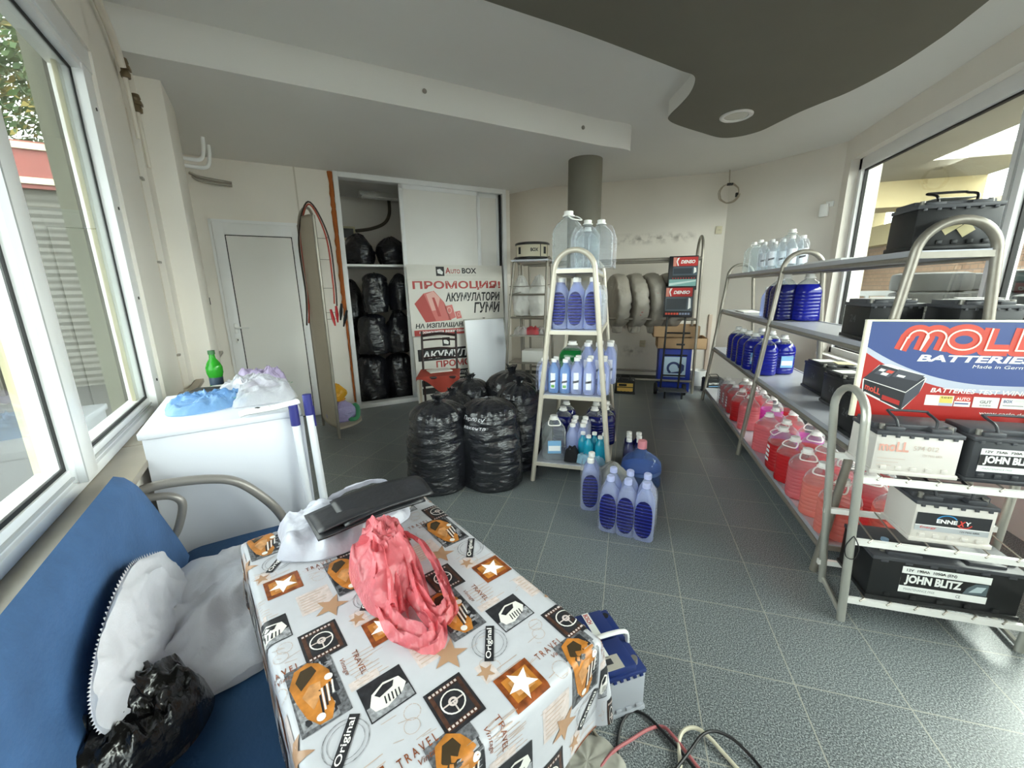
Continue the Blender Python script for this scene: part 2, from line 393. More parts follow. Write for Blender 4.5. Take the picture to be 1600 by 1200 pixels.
# back, corner and right walls
mb = MB().span((-2.7, 6.27, 0), (1.22, 6.4, H)); wall_m = M('back_wall_plaster', 'e8e1d7', .85, var=.035, vscale=1.6, bump=(50, .05))
def smudge(m):
    nt = m.node_tree; N = nt.nodes; L = nt.links; b = N['Principled BSDF']; src = b.inputs['Base Color'].links[0].from_socket
    tc = N.new('ShaderNodeTexCoord'); sp = N.new('ShaderNodeSeparateXYZ'); L.new(tc.outputs['Object'], sp.inputs[0])
    def mt(op, a, b2=0.0, c=0.0, cl=False):
        n = N.new('ShaderNodeMath'); n.operation = op; n.use_clamp = cl
        for i, q in enumerate((a, b2, c)):
            if isinstance(q, (int, float)): n.inputs[i].default_value = q
            else: L.new(q, n.inputs[i])
        return n.outputs[0]
    nz_ = N.new('ShaderNodeTexNoise'); nz_.inputs['Scale'].default_value = 11; nz_.inputs['Detail'].default_value = 6; L.new(tc.outputs['Object'], nz_.inputs[0])
    def band(ax, c, w): return mt('SUBTRACT', 1.0, mt('DIVIDE', mt('ABSOLUTE', mt('SUBTRACT', sp.outputs[ax], c)), w), 0, True)
    k = mt('MULTIPLY', mt('MULTIPLY', band(2, 2.03, .09), mt('MULTIPLY', band(0, .2, .8), 2.0, 0, True)), mt('MULTIPLY_ADD', nz_.outputs['Fac'], 5.0, -2.25, True))
    k2 = mt('MULTIPLY', mt('MULTIPLY', band(2, .43, .10), band(0, .08, .25)), mt('MULTIPLY_ADD', nz_.outputs['Fac'], 5.0, -2.1, True))
    mx = N.new('ShaderNodeMix'); mx.data_type = 'RGBA'; L.new(mt('MULTIPLY', mt('MAXIMUM', k, k2), .8), mx.inputs[0]); L.new(src, mx.inputs[6]); mx.inputs[7].default_value = lin('8a7f74'); L.new(mx.outputs[2], b.inputs['Base Color'])
smudge(wall_m)
struct(mb, 'wall_back', wall_m)
struct(MB().prism([(1.205, 6.27), (2.12, 5.42), (2.25, 5.5), (1.3, 6.4)], 0, H), 'wall_corner', plaster)
mb = MB().span((2.12, 5.29, 0), (2.4, 5.46, H)).span((2.12, -3.3, 2.6), (2.4, 5.3, H)).span((2.12, -3.3, 0), (2.4, 5.3, .60)).span((2.12, -3.3, .6), (2.4, -1.3, 2.6))
struct(mb, 'wall_right', plaster)
struct(MB().span((2.08, -3.3, .60), (2.38, 5.3, .625), 0, None, .004), 'trim_3', M('white_sill', 'f0efec', .4))
struct(MB().span((-2.5, 6.255, 0), (1.2, 6.27, .075)), 'baseboard_back', M('slate_skirting', '4a4a46', .4))
fm = MB().span((2.2, 5.235, .625), (2.28, 5.295, 2.6), 0, None, .003).span((2.2, -1.3, .625), (2.28, 5.29, .69), 0, None, .003).span((2.2, -1.3, 2.49), (2.28, 5.29, 2.6), 0, None, .003)
win2 = struct(fm, 'window_2', alu)
rp = [3.36, 1.5, .1]
for y in rp: MB().span((2.195, y-.055, .69), (2.285, y+.055, 2.49), 0, None, .003).span((2.19, y-.008, .69), (2.2, y+.008, 2.49), 1).build('window_post', [alu, alu_grey], win2)
ed = [5.235]+sum(([y+.055, y-.055] for y in rp), [])+[-1.3]
for i in range(0, len(ed), 2):
    a, b = ed[i+1], ed[i]; MB().span((2.243, a, .69), (2.247, b, 2.49)).build('window_pane', glass, win2)
    g = MB(); w = .012
    g.span((2.23, a, .69), (2.26, a+w, 2.49)).span((2.23, b-w, .69), (2.26, b, 2.49)).span((2.23, a, .69), (2.26, b, .69+w)).span((2.23, a, 2.49-w), (2.26, b, 2.49)); g.build('gasket', gasket, win2)
# round column
struct(MB().lathe([(.168, 0), (.168, 2.61)], 48, 0, T(-.475, 4.42, 0)), 'column', dark_paint)
# door in the closet wall
dm = MB().span((-.52, -.035, 0), (-.43, .02, 2.03), 0, CW, .004).span((.145, -.035, 0), (.225, .02, 2.03), 0, CW, .004).span((-.52, -.034, 1.92), (.225, .02, 2.03), 0, CW, .004)
dm.span((-.545, -.02, 0), (-.52, .02, 2.06), 0, CW).span((-.545, -.02, 2.03), (.24, .02, 2.06), 0, CW)
door = struct(dm, 'door_1', alu)
MB().span((-.43, -.022, .0), (.145, .02, 1.92), 1, CW).span((-.422, -.03, .012), (.137, -.02, 1.912), 0, CW, .003).build('door_leaf', [M('door_panel', 'eceae6', .45), gasket], door)
hm = MB().box((-.462, -.045, 1.02), (.028, .014, .10), 0, CW, .004).box((-.462, -.045, .90), (.03, .014, .05), 0, CW, .004).box((-.462, -.055, .905), (.008, .006, .018), 1, CW)
hm.tube([CW @ Vector(p) for p in ((-.462, -.045, 1.03), (-.462, -.085, 1.03), (-.445, -.092, 1.03), (-.345, -.092, 1.027))], .009, 10, 0)
hm.build('door_handle', [white_p, black], door)
mb = MB()
for z in (.35, 1.0, 1.7): mb.tube([CW @ Vector((.155, -.04, z)), CW @ Vector((.155, -.04, z+.09))], .009, 8)
mb.build('hinge', white_p, door)
# ---------------------------------------------------------------- outdoors beyond the glass
struct(MB().span((-40, -25, -.3), (25, 40, -.14)), 'ground', M('asphalt', '2e2d2b', .9, var=.08, vscale=2))
# shuttered building seen through the left window
shut = M('grey_shutter', '4e4c46', .6, var=.12, vscale=5); cream = M('cream_frame', 'b8ae94', .5); fred = M('red_fascia', '7e3c36', .6, var=.05)
b = thing('shop_building', 'grey shuttered building with a red and cream fascia beyond the left window', 'building', LW @ Vector((9.5, 3, -.14)))
mb = MB()
def rib(u, v):
    z = -.14+3.1*v; return LW @ Vector((9.5+.03*abs(((z*9) % 1)-.5), .9+7.5*u, z))
mb.grid(rib, 2, 160); mb.build('shutter', shut, b, 20)
mb = MB().span((9.4, .9, 2.96), (9.9, 9, 3.62), 0, LW); mb.build('fascia', fred, b)
mb = MB()
for z in (3.02, 3.5): mb.span((9.36, .9, z), (9.41, 9, z+.09), 0, LW)
for k in range(6): mb.span((9.36, 1.6+1.5*k, 3.02), (9.41, 1.68+1.5*k, 3.55), 0, LW)
mb.build('fascia_frame', cream, b)
mb = MB()
for k in range(5): mb.span((9.3, 1.75+1.9*k, -.14), (9.5, 2.0+1.9*k, 2.96), 0, LW)
dkr = M('dark_render', '45433c', .9, var=.1, vscale=3); mb.build('pillar', dkr, b)
MB().span((9.55, .9, -.14), (13, 9, 3.6), 0, LW).build('wall', dkr, b)
# canopy wing wall just outside the window: pale strip and pink plinth
tree = thing('leafy_tree', 'yellow-green leafy tree above the red fascia outside the left window', 'tree', LW @ Vector((14.5, 5.2, -.14)))
R = rnd(5); mb = MB(); cen = LW @ Vector((14.5, 5.4, 7.0))
for i in range(17000):
    d = Vector((R.gauss(0, 1), R.gauss(0, 1), R.gauss(0, .8))); d = d.normalized()*(3.9*R.random()**.5); d.z *= .85
    c = cen+d; n = Vector((R.gauss(0, 1), R.gauss(0, 1), R.gauss(0, 1))).normalized(); X = frame(c, n.orthogonal(), n); l = .065+.07*R.random()
    mb.add([(-l, 0, 0), (0, -l*.4, .02), (l, 0, 0), (0, l*.4, .02)], [[0, 1, 2, 3]], R.choice((0, 0, 1, 2)), X)
mb.build('crown', [M('leaf_green', '44582a', .6), M('leaf_yellow', '8a7a34', .6), M('leaf_dark', '3f5a2a', .6)], tree)
mb = MB().tube([cen+Vector((0, 0, -7.1)), cen+Vector((.2, 0, -4)), cen+Vector((0, .2, -1)), cen+Vector((.2, .1, 1.2))], [.26, .2, .15, .05], 10)
for a in range(7): mb.tube([cen+Vector((0, 0, -2.6+.3*a)), cen+Vector((1.1*cos(a*2.1), 1.1*sin(a*2.1), -1+.3*a)), cen+Vector((2.6*cos(a*2.1), 2.6*sin(a*2.1), .4+.2*a))], [.1, .07, .02], 7)
mb.build('trunk', M('bark', '5c4a3a', .9, var=.2, vscale=8), tree)
# covered yard seen through the right window
brick = M('brick_wall_base', 'b08a70', .9)
def brick_mat():
    m = bpy.data.materials.new('brick_courses'); m.use_nodes = True; nt = m.node_tree; N = nt.nodes; L = nt.links
    b = N['Principled BSDF']; b.inputs['Roughness'].default_value = .9; tc = N.new('ShaderNodeTexCoord'); mp = N.new('ShaderNodeMapping')
    mp.inputs['Rotation'].default_value = (0, radians(90), radians(90)); mp.inputs['Rotation'].default_value = (radians(90), 0, 0)
    sp = N.new('ShaderNodeSeparateXYZ'); cb = N.new('ShaderNodeCombineXYZ'); L.new(tc.outputs['Object'], sp.inputs[0]); L.new(sp.outputs[1], cb.inputs[0]); L.new(sp.outputs[2], cb.inputs[1])
    br = N.new('ShaderNodeTexBrick'); L.new(cb.outputs[0], br.inputs[0]); br.inputs['Scale'].default_value = 3.2; br.inputs['Mortar Size'].default_value = .02; br.inputs['Bias'].default_value = -.2
    br.inputs['Color1'].default_value = lin('937460'); br.inputs['Color2'].default_value = lin('a88a72'); br.inputs['Mortar'].default_value = lin('6e6256')
    L.new(br.outputs[0], b.inputs['Base Color']); return m
struct(MB().span((5.0, 2, -.14), (5.2, 14, 2.25)), 'wall_yard', brick_mat())
mb = MB().span((4.75, 2, 2.12), (5.3, 14, 2.5)).span((2.4, 8.6, 2.6), (5.3, 9.2, 3.0)).span((2.42, 11, -.14), (5.2, 11.2, 3.2))
struct(mb, 'wall_canopy', yellow_wall)
struct(MB().span((2.42, -3, 2.95), (3.8, 14, 3.1)).span((2.42, 7.4, 3.0), (5.3, 14, 3.15)), 'roof_canopy', concrete)
def tyre_mesh():
    mb = MB(); vs = []; fs = []; n = 40; prof = [(.19, -.085), (.26, -.1), (.315, -.085), (.325, -.05), (.325, .05), (.315, .085), (.26, .1), (.19, .085), (.2, 0)]
    for i in range(n):
        a = 2*pi*i/n
        for k, (r, z) in enumerate(prof):
            rr = r-(.008 if k in (3, 4) and i % 2 else 0); vs.append((rr*cos(a), rr*sin(a), z+.1))
    m = len(prof)
    for i in range(n):
        for k in range(m): fs.append([i*m+k, ((i+1) % n)*m+k, ((i+1) % n)*m+(k+1) % m, i*m+(k+1) % m])
    return mb.add(vs, fs)
def mk_tyre(): return tyre_mesh().build('tyre', rubber)
for j, (x, y, n) in enumerate(((3.15, 5.55, 8), (3.55, 4.75, 8), (3.2, 4.05, 7), (3.75, 6.3, 8))):
    for k in range(n):
        o = place('tyre', mk_tyre, (x+.02*((k*7) % 3-1), y+.02*((k*5) % 3-1), -.14+.202*k), 'used black tyre lying in the stacks outside the right window', 'tyre', 'stacked tyres in the yard', rz=k*.3)
rl = thing('yard_rail', 'grey metal railing outside the right window beyond the batteries', 'railing', (3.0, 7, -.14))
MB().span((2.7, 7.0, 1.2), (4.6, 7.05, 1.27)).build('top_rail', M('grey_rail', '8d9093', .5), rl)
for k in range(8): MB().span((2.75+.25*k, 7.0, -.14), (2.79+.25*k, 7.04, 1.2)).build('baluster', MATS['grey_rail'], rl)
# ================================================================= table with the printed cloth
TO = Vector((-.976, .731, .70)); TU = Vector((.572, .82, 0)).normalized(); TV = Vector((.82, -.572, 0)).normalized()
LU, LV = .487, .815
TM = Matrix((TU, TV, Vector((0, 0, -1)))).transposed().to_4x4(); TM.translation = TO      # u, v, downwards
def cloth(u, v, lift=0.0):
    """flat cloth coordinates -> place: flat on the top, then hanging over the edges"""
    r = .012
    du = min(u, 0) + max(u-LU, 0); dv = min(v, 0) + max(v-LV, 0)
    cu = min(max(u, 0), LU); cv = min(max(v, 0), LV)
    o = max(abs(du), abs(dv)); q = hypot(du, dv)
    if q < 1e-9: return TM @ Vector((u, v, -lift-.0015*nz(u*7, v*7, 1.3)))
    nu, nv = du/q, dv/q
    a = min(o/r, pi/2); out = r*sin(a); dn = r*(1-cos(a)) + max(o-r*pi/2, 0)
    both = min(abs(du), abs(dv))
    wave = .014*sin(u*21+1)*min(o*5, 1) + .012*sin(v*17+.6)*min(o*5, 1)
    flare = (.05 if u > 0 else .02)*max(o-r, 0) + wave*(.55 if u > 0 else .15) + .10*both
    out += flare; dn -= .12*both
    return TM @ Vector((cu+nu*(out+lift), cv+nv*(out+lift), dn-lift*max(0, cos(a))))
CD = .215
def motifs():
    """the print, as flat polygons in cloth coordinates: (layer, colour index, points)"""
    out = []
    def add(l, c, pts): out.append((l, c, pts))
    def texts(l, c, s, u0, v0, u1, v1, bold=0, shear=0, rot=0.0):
        vs, fs = text_mesh(s, bold, shear)
        lo = [min(v[i] for v in vs) for i in (0, 1)]; hi = [max(v[i] for v in vs) for i in (0, 1)]
        cu, cv = (u0+u1)/2, (v0+v1)/2; w, h = u1-u0, v1-v0
        def mp(p):
            x = ((p[0]-lo[0])/(hi[0]-lo[0])-.5)*w; y = ((p[1]-lo[1])/(hi[1]-lo[1])-.5)*h
            return (cu+x*cos(rot)-y*sin(rot), cv-(x*sin(rot)+y*cos(rot)))
        for f in fs: add(l, c, [mp(vs[i]) for i in f])
    def star(l, c, cu, cv, r, rot): add(l, c, [(cu+(r if i % 2 == 0 else r*.42)*cos(rot+i*pi/5), cv+(r if i % 2 == 0 else r*.42)*sin(rot+i*pi/5)) for i in range(10)])
    def q(l, c, u0, v0, u1, v1, sk=0.0): add(l, c, [(u0, v0), (u1, v0), (u1+sk, v1), (u0+sk, v1)])
    R = rnd(3)
    def cell(u, v):
        S = lambda pts, x, y, w, h: [(u+x+w*a, v+y+h*b) for a, b in pts]
        # tan text patch, pale star, fine script lines
        q(0, 8, u+.195, v+.585, u+.262, v+.655)
        for k in range(7): q(1, 9, u+.20, v+.592+.009*k, u+.20+.035+.02*R.random(), v+.5945+.009*k)
        star(2, 3, u+.25, v+.662, .036, .3)
        for k in range(9): q(0, 9, u+.09+.004*(k % 3), v+.548+.009*k, u+.13+.03*R.random(), v+.5495+.009*k)
        for k in range(5): q(0, 9, u+.012+.003*k, v+.742+.012*k, u+.07+.02*R.random(), v+.7435+.012*k)
        texts(1, 4, 'TRAVEL', u+.085, v+.562, u+.145, v+.572, .0, 0, -pi/2); texts(1, 4, 'Vintage', u+.07, v+.556, u+.11, v+.566, 0, .3, -pi/2)
        for k in range(26):   # faint postmarks and handwriting
            a_, b_ = R.choice(((.085, .54), (.10, .70), (.012, .735), (.17, .56), (.25, .70), (.20, .50), (.0, .66))); x_ = u+a_+.05*R.random(); y_ = v+b_+.06*R.random(); w_ = .006+.022*R.random(); d_ = .012*(R.random()-.5)
            add(0, 9, [(x_, y_), (x_+w_, y_+d_), (x_+w_, y_+d_+.0010), (x_, y_+.0010)])
        for a_, b_, r_ in ((.15, .715, .013), (.255, .545, .015), (.11, .60, .010), (.03, .735, .012)):
            for k in range(12):
                t0, t1 = 2*pi*k/12, 2*pi*(k+.8)/12; add(0, 9, [(u+a_+r_*cos(t0), v+b_+r_*sin(t0)), (u+a_+(r_+.001)*cos(t0), v+b_+(r_+.001)*sin(t0)), (u+a_+(r_+.001)*cos(t1), v+b_+(r_+.001)*sin(t1)), (u+a_+r_*cos(t1), v+b_+r_*sin(t1))])
        q(0, 8, u+.085, v+.60, u+.135, v+.618); q(0, 8, u+.0, v+.715, u+.03, v+.755); star(1, 3, u+.012, v+.735, .018, .9)
        # orange car on grey
        q(1, 5, u+.002, v+.507, u+.078, v+.646)
        for k in range(26): q(2, R.choice((6, 2, 2)), u+.004+.066*R.random(), v+.509+.13*R.random(), u+.010+.066*R.random(), v+.514+.13*R.random(), .002)
        add(3, 0, S([(.02, .28), (.2, .06), (.5, .02), (.72, .12), (.86, .30), (.84, .48), (.70, .62), (.74, .80), (.60, .97), (.36, .96), (.18, .80), (.08, .55)], .002, .507, .076, .139))
        add(4, 10, S([(.16, .24), (.32, .10), (.56, .10), (.62, .22), (.40, .32), (.22, .40)], .002, .507, .076, .139))
        add(4, 1, S([(.20, .50), (.40, .38), (.62, .40), (.56, .58), (.34, .74)], .002, .507, .076, .139))
        for k in range(6): add(4, 7 if k % 2 else 2, S([(.52+.06*k, .52-.01*k), (.56+.06*k, .52-.01*k), (.50+.06*k, .86-.04*k), (.46+.06*k, .86-.04*k)], .002, .507, .076, .139))
        for a, b2 in ((.42, .88), (.80, .40)): add(5, 7, [(u+.002+.076*a+.007*cos(t*pi/6), v+.507+.139*b2+.007*sin(t*pi/6)) for t in range(12)])
        # black and white car
        q(1, 2, u+.092, v+.62, u+.169, v+.692); q(2, 6, u+.094, v+.665, u+.167, v+.690)
        add(3, 7, S([(.1, .62), (.22, .36), (.52, .22), (.86, .30), (.94, .56), (.80, .72), (.4, .86), (.16, .80)], .092, .62, .077, .072))
        add(4, 2, S([(.26, .42), (.50, .28), (.74, .32), (.66, .46), (.34, .54)], .092, .62, .077, .072))
        for k in range(5): add(4, 2, S([(.42+.08*k, .58), (.45+.08*k, .58), (.42+.08*k, .78), (.39+.08*k, .78)], .092, .62, .077, .072))
        # steering wheel on brown
        q(1, 2, u+.174, v+.704, u+.245, v+.788); q(2, 11, u+.179, v+.710, u+.240, v+.782); q(3, 2, u+.186, v+.718, u+.233, v+.774)
        def rg(l, c, cu, cv, r0, r1, n=20):
            for k in range(n):
                a, b2 = 2*pi*k/n, 2*pi*(k+1)/n
                add(l, c, [(cu+r0*cos(a), cv+r0*sin(a)), (cu+r1*cos(a), cv+r1*sin(a)), (cu+r1*cos(b2), cv+r1*sin(b2)), (cu+r0*cos(b2), cv+r0*sin(b2))])
        rg(4, 7, u+.209, v+.744, .019, .0215); rg(4, 8, u+.209, v+.744, .004, .008)
        q(4, 8, u+.190, v+.743, u+.228, v+.7455); q(4, 8, u+.208, v+.744, u+.2105, v+.763)
        for k in range(8): q(4, 8, u+.180+.007*k, v+.7115, u+.184+.007*k, v+.716); q(4, 8, u+.180+.007*k, v+.776, u+.184+.007*k, v+.780)
        # rust square with a pale star
        q(1, 4, u+.281, v+.757, u+.354, v+.826); q(2, 0, u+.290, v+.768, u+.345, v+.815); q(3, 1, u+.299, v+.777, u+.336, v+.807); star(4, 12, u+.318, v+.791, .030, .5)
        # round stamp
        rg(2, 6, u+.053, v+.690, .033, .0345, 28); rg(2, 6, u+.053, v+.690, .0265, .0275, 28)
        ca, sa = cos(.92), sin(.92); add(3, 2, [(u+.053+x*ca-y*sa, v+.690-(x*sa+y*ca)) for x, y in ((-.040, -.0085), (.040, -.0085), (.040, .0085), (-.040, .0085))])
        texts(4, 12, 'Original', u+.053-.034, v+.690-.0065, u+.053+.034, v+.690+.0065, .01, 0, .92)
        # TRAVEL / Vintage
        texts(1, 4, 'T R A V E L', u+.10, v+.765, u+.163, v+.779, .006); texts(1, 4, 'Vintage', u+.125, v+.784, u+.163, v+.796, 0, .3)
        rg(1, 9, u+.14, v+.735, .012, .0128, 16); rg(1, 9, u+.02, v+.72, .009, .0098, 16)
    for i in range(-4, 6):
        for j in range(-3, 4):
            u = .27*i+.135*(j % 2)-.0; v = .27*j
            if -.75 < u < .75 and -1.05 < v < .55: cell(u, v)
    return out
def build_cloth():
    cols = ['b0702e', 'c08a58', '26262a', 'a88468', '7c3f1c', '5c5c60', '8a8a8e', 'dcd8d2', 'c6b8b4', 'b8a294', '3c3020', '4a3026', 'f2efea']
    vr = {'b0702e': (.35, 45), 'c08a58': (.3, 60), '26262a': (.5, 90), '7c3f1c': (.6, 60), '5c5c60': (.75, 150), '8a8a8e': (.6, 120), '4a3026': (.5, 80), 'c6b8b4': (.12, 90), 'f2efea': (.05, 50)}
    mats = [M('cloth_ground', 'b9b9bf', .40, var=.03, vscale=30)]+[M('cloth_print_'+c, c, .40, var=vr.get(c, (0, 1))[0], vscale=vr.get(c, (0, 1))[1]) for c in cols]
    mb = MB(); nu, nv = 76, 100
    mb.grid(lambda a, b: cloth(-CD+a*(LU+2*CD), -CD+b*(LV+2*CD)), nu, nv, 0)
    groups = {}
    for l, c, pts in motifs():
        pts = [(min(max(u, -CD), LU+CD), min(max(v, -CD), LV+CD)) for u, v in pts]
        ar = sum(pts[i][0]*pts[(i+1) % len(pts)][1]-pts[(i+1) % len(pts)][0]*pts[i][1] for i in range(len(pts)))
        if abs(ar) < 1e-7: continue
        groups.setdefault((l, c), []).append(pts if ar > 0 else pts[::-1])
    for (l, c), ps in groups.items():
        bm = bmesh.new()
        for pts in ps:
            try: bm.faces.new([bm.verts.new((u, v, 0)) for u, v in pts])
            except Exception: pass
        bmesh.ops.triangulate(bm, faces=bm.faces[:])
        for it in range(3):
            le = [e for e in bm.edges if e.calc_length() > .016]
            if not le: break
            bmesh.ops.subdivide_edges(bm, edges=le, cuts=1); bmesh.ops.triangulate(bm, faces=[f for f in bm.faces if len(f.verts) > 3])
        bm.verts.index_update()
        mb.add([cloth(v.co.x, v.co.y, .0005+.00035*l) for v in bm.verts], [[v.index for v in f.verts] for f in bm.faces], c+1); bm.free()
    o = mb.build('tablecloth', mats, None, 60)
    return tag(o, 'white tablecloth printed with orange vintage cars and rust squares', 'tablecloth')
build_cloth()
t = thing('side_table', 'low table under the car-print cloth in front of the blue bench', 'table', TM @ Vector((LU/2, LV/2, .70)))
MB().span((.004, .004, .004), (LU-.004, LV-.004, .03), 0, TM, .004).build('tabletop', M('table_wood', '8a6a4a', .5), t)
for a, b in ((.19, .04), (LU-.04, .04), (.19, LV-.04), (LU-.04, LV-.04)):
    MB().tube([TM @ Vector((a, b, .03)), TM @ Vector((a, b, .70))], .014, 12).build('leg', steel, t)
# ================================================================= blue bench
velvet = M('blue_velvet', '416492', .75, var=.20, vscale=7, bump=(90, .12)); seat_v = M('blue_velvet_seat', '284c74', .8, var=.1, vscale=5, bump=(90, .12))
bench = thing('bench', 'blue upholstered bench with grey tubular arms beside the left window', 'bench', LW @ Vector((.75, .2, 0)))
def seat_fn(zoff):
    mb = MB(); rows = []
    pts = []
    for i in range(40):
        t = 2*pi*i/40; c, s = cos(t), sin(t)
        pts.append((.62+1.12*math.copysign(abs(c)**.18, c), .195+.205*math.copysign(abs(s)**.25, s)))
    for z, k in ((.375, .97), (.38, 1.0), (.43, 1.0), (.447, .985), (.452, .95)):
        rows.append([((x-.62)*(1-(1-k)*.12)+.62, (y-.195)*k+.195, z) for x, y in pts])
    n = 40; vs = sum(rows, []); fs = [[i*n+j, i*n+(j+1) % n, (i+1)*n+(j+1) % n, (i+1)*n+j] for i in range(4) for j in range(n)]
    fs += [list(range(n))[::-1], [4*n+j for j in range(n)]]
    return mb.add(vs, fs, 0, LW)
seat_fn(0).build('seat', seat_v, bench)
def back(u, v):
    # u along the bench, v up; returns front surface
    s_hi = 1.74-.20*v**1.2-.07*max(0, (v-.78)/.22)**2.6; s = -.45+(s_hi+.45)*u
    return s, .372+.055*v, .445+.425*v
mb = MB(); nu, nv = 40, 14
def bface(th):
    def f(a, b):
        s, D, z = back(a, b); e = min(1, min(a, 1-a)*26, (1-b)*11); e = sqrt(max(0, 1-(1-e)**2))
        return LW @ Vector((s, D + th*.026*e, z))
    return f
mb.grid(bface(-1), nu, nv); mb.grid(bface(1), nu, nv)
mb.build('backrest', velvet, bench, 80)
arm = M('grey_arm_tube', '8b8682', .35, metal=.3)
def arm_tube(s):
    k = [(s, .436, .727), (s, .37, .733), (s, .25, .717), (s, .17, .682), (s, .095, .59), (s, .05, .50), (s, .03, .40), (s, .02, .2), (s, .02, .0)]
    MB().tube([LW @ p for p in cr(k, 6)], .0165, 12).build('arm', arm, bench)
    k = [(s, .436, .695), (s, .375, .688), (s, .345, .665), (s, .342, .63), (s, .365, .56), (s, .402, .48), (s, .41, .3), (s, .41, 0)]
    MB().tube([LW @ p for p in cr(k, 6)], .013, 12).build('arm_brace', arm, bench)
arm_tube(1.70); arm_tube(-.46)
# ================================================================= sheets, sacks and carrier bags
def sheet(mb, outline, X, Hh, amp, seed, rings=16, seg=88, mi=0, fold=5.0, pleat=0.0, lift=.004, surf=None, under=None):
    """crumpled soft shape over a closed outline: humped, with ridged creases"""
    P = cr([(a, b, 0) for a, b in outline], max(2, seg//len(outline)), True); n = len(P)
    cx = sum(p.x for p in P)/n; cy = sum(p.y for p in P)/n
    vs = []; fs = []; R = rnd(seed); ph = R.random()*9
    for i in range(rings+1):
        t = i/rings
        for j in range(n):
            x = cx+(P[j].x-cx)*t; y = cy+(P[j].y-cy)*t
            a = math.atan2(y-cy, x-cx)
            h = Hh*max(0, 1-t**2.2)**.6
            wx = x+.04*nz(x*6, y*6, seed+3); wy = y+.04*nz(x*6, y*6, seed+6)
            w = ridge(wx*fold, wy*fold, seed*1.7, 1)*.5+ridge(wx*fold*2.3, wy*fold*2.3, seed*2.9+4, 1)*.32+ridge(wx*fold*5, wy*fold*5, seed*3.1+8, 1)*.18
            edge = min(1, (1-t)*5+.25)
            h += amp*edge*(.45*crease(wx*fold*.9+3, wy*fold*.9, seed*1.3)+.30*crease(wx*fold*2.1, wy*fold*2.1+5, seed*2.3))
            h += amp*max(w, -.6)*edge + pleat*sin(a*9+ph+3*nz(x*4, y*4, seed))*t*edge
            jit = .012*(1-t*.4)
            x2 = x+jit*nz(x*9, y*9, seed+5); y2 = y+jit*nz(x*9, y*9, seed+9)
            base = surf(x2, y2) if surf else 0
            vs.append((x2, y2, base+max(h, lift)))
    for i in range(rings):
        for j in range(n): fs.append([i*n+j, i*n+(j+1) % n, (i+1)*n+(j+1) % n, (i+1)*n+j])
    mb.add(vs, fs, mi, X)
    if under: # closed lower skin
        lo = [(p.x, p.y, (surf(p.x, p.y) if surf else 0)+.001) for p in P]
        k = len(P); mb.add([vs[rings*n+j] for j in range(n)]+lo, [[j, (j+1) % k, k+(j+1) % k, k+j] for j in range(k)], mi, X)
    return mb
I4 = Matrix.Identity(4)
sack_m = M('woven_sack', 'd2d2da', .55, var=.03, vscale=40, bump=(220, .1))
def flat(sv, q): return (LW @ Vector((sv, q, 0)))
sk = [flat(a_, q_).xy for a_, q_ in ((1.43, .47), (1.51, .36), (1.60, .19), (1.53, .16), (1.41, .09), (1.20, .10), (1.04, .11), (1.01, .15), (1.0, .22), (.99, .31), (.92, .41), (.84, .52), (.84, .585), (.88, .62), (.94, .642), (1.04, .66), (1.145, .655), (1.23, .624), (1.36, .55))]
mb = sheet(MB(), sk, I4, .05, .026, 4, 30, 152, 0, 3.0, .004, .008, lambda x, y: .455, True)
for i_, v_ in enumerate(mb.v):      # long diagonal folds
    sv = -v_.x*.731+v_.y*.682; q = -(v_.x*.682+v_.y*.731); f_ = sv*.55+q*1.0; g_ = sv-.5*q
    if v_.z > .4575: v_.z += .014*ridge(f_*7+.5*nz(g_*3, f_*3, 1), g_*1.2, 2.2, 1)+.022*crease(f_*5+.3*nz(g_*4, f_*4, 1), g_*1.4, 2.2)+.014*crease(f_*9+.3*nz(g_*5, f_*5, 4), g_*2.5, 5.2)+.008*crease(f_*16, g_*7, 8.1)
def on_bench(p):
    q = -(p.x*.682+p.y*.731); sv = -p.x*.731+p.y*.682; h = p.z-.455
    if q > .345: k = min(1, (q-.345)/.05); z = .455+(q-.345)*.95; D = .345+.05*(q-.345)-h*.35*k-.012*k; return LW @ Vector((sv, min(D, .352), z+h*(1-k*.75)))
    return Vector((p.x, p.y, p.z))
mb.v = [on_bench(p) for p in mb.v]
P = cr([(a_, b_, 0) for a_, b_ in sk], 8, True); n8 = len(P)
for i in list(range(88, n8-6)):
    p, q = P[i % n8], P[(i+1) % n8]; m_ = (p+q)/2; c = flat(1.25, .30); o = m_+(m_-c).normalized()*.014
    mb.poly([on_bench(Vector((w_.x, w_.y, .461))) for w_ in (p, q, o)])
tag(mb.build('woven_sack', sack_m, None, 70), 'empty white woven sack spread over the blue bench seat', 'sack')
bagfilm = M('black_carrier_film', '0c0c0e', .22, bump=(16, .8), coat=.3)
mb = sheet(MB(), [(-1.0, .30), (-1.0, .385), (-1.03, .44), (-.99, .50), (-.93, .52), (-.86, .51), (-.81, .45), (-.79, .38), (-.80, .28), (-.88, .22), (-.97, .24)], I4, .085, .055, 11, 18, 88, 0, 11, .006, .004, lambda x, y: .47+.04*max(0, min(1, (.52-y)*4)), True)
tag(mb.build('black_bag', bagfilm, None, 60), 'crumpled shiny black plastic bag lying on the white woven sack', 'bag')
pinkfilm = M_film('pink_carrier_film', 'd8747c', .62, .3, 'f8b4bc', .6, bump=(26, .6))
tz = Matrix.Translation((0, 0, .703))
def tp(u, v): p = TM @ Vector((u, v, 0)); return (p.x, p.y)
def loop(mb, pts, X, w, mi=0, h=.0):
    mb.tube(cr(pts, 6), w, 8, mi, False, X, 2.6); return mb
mb = MB()
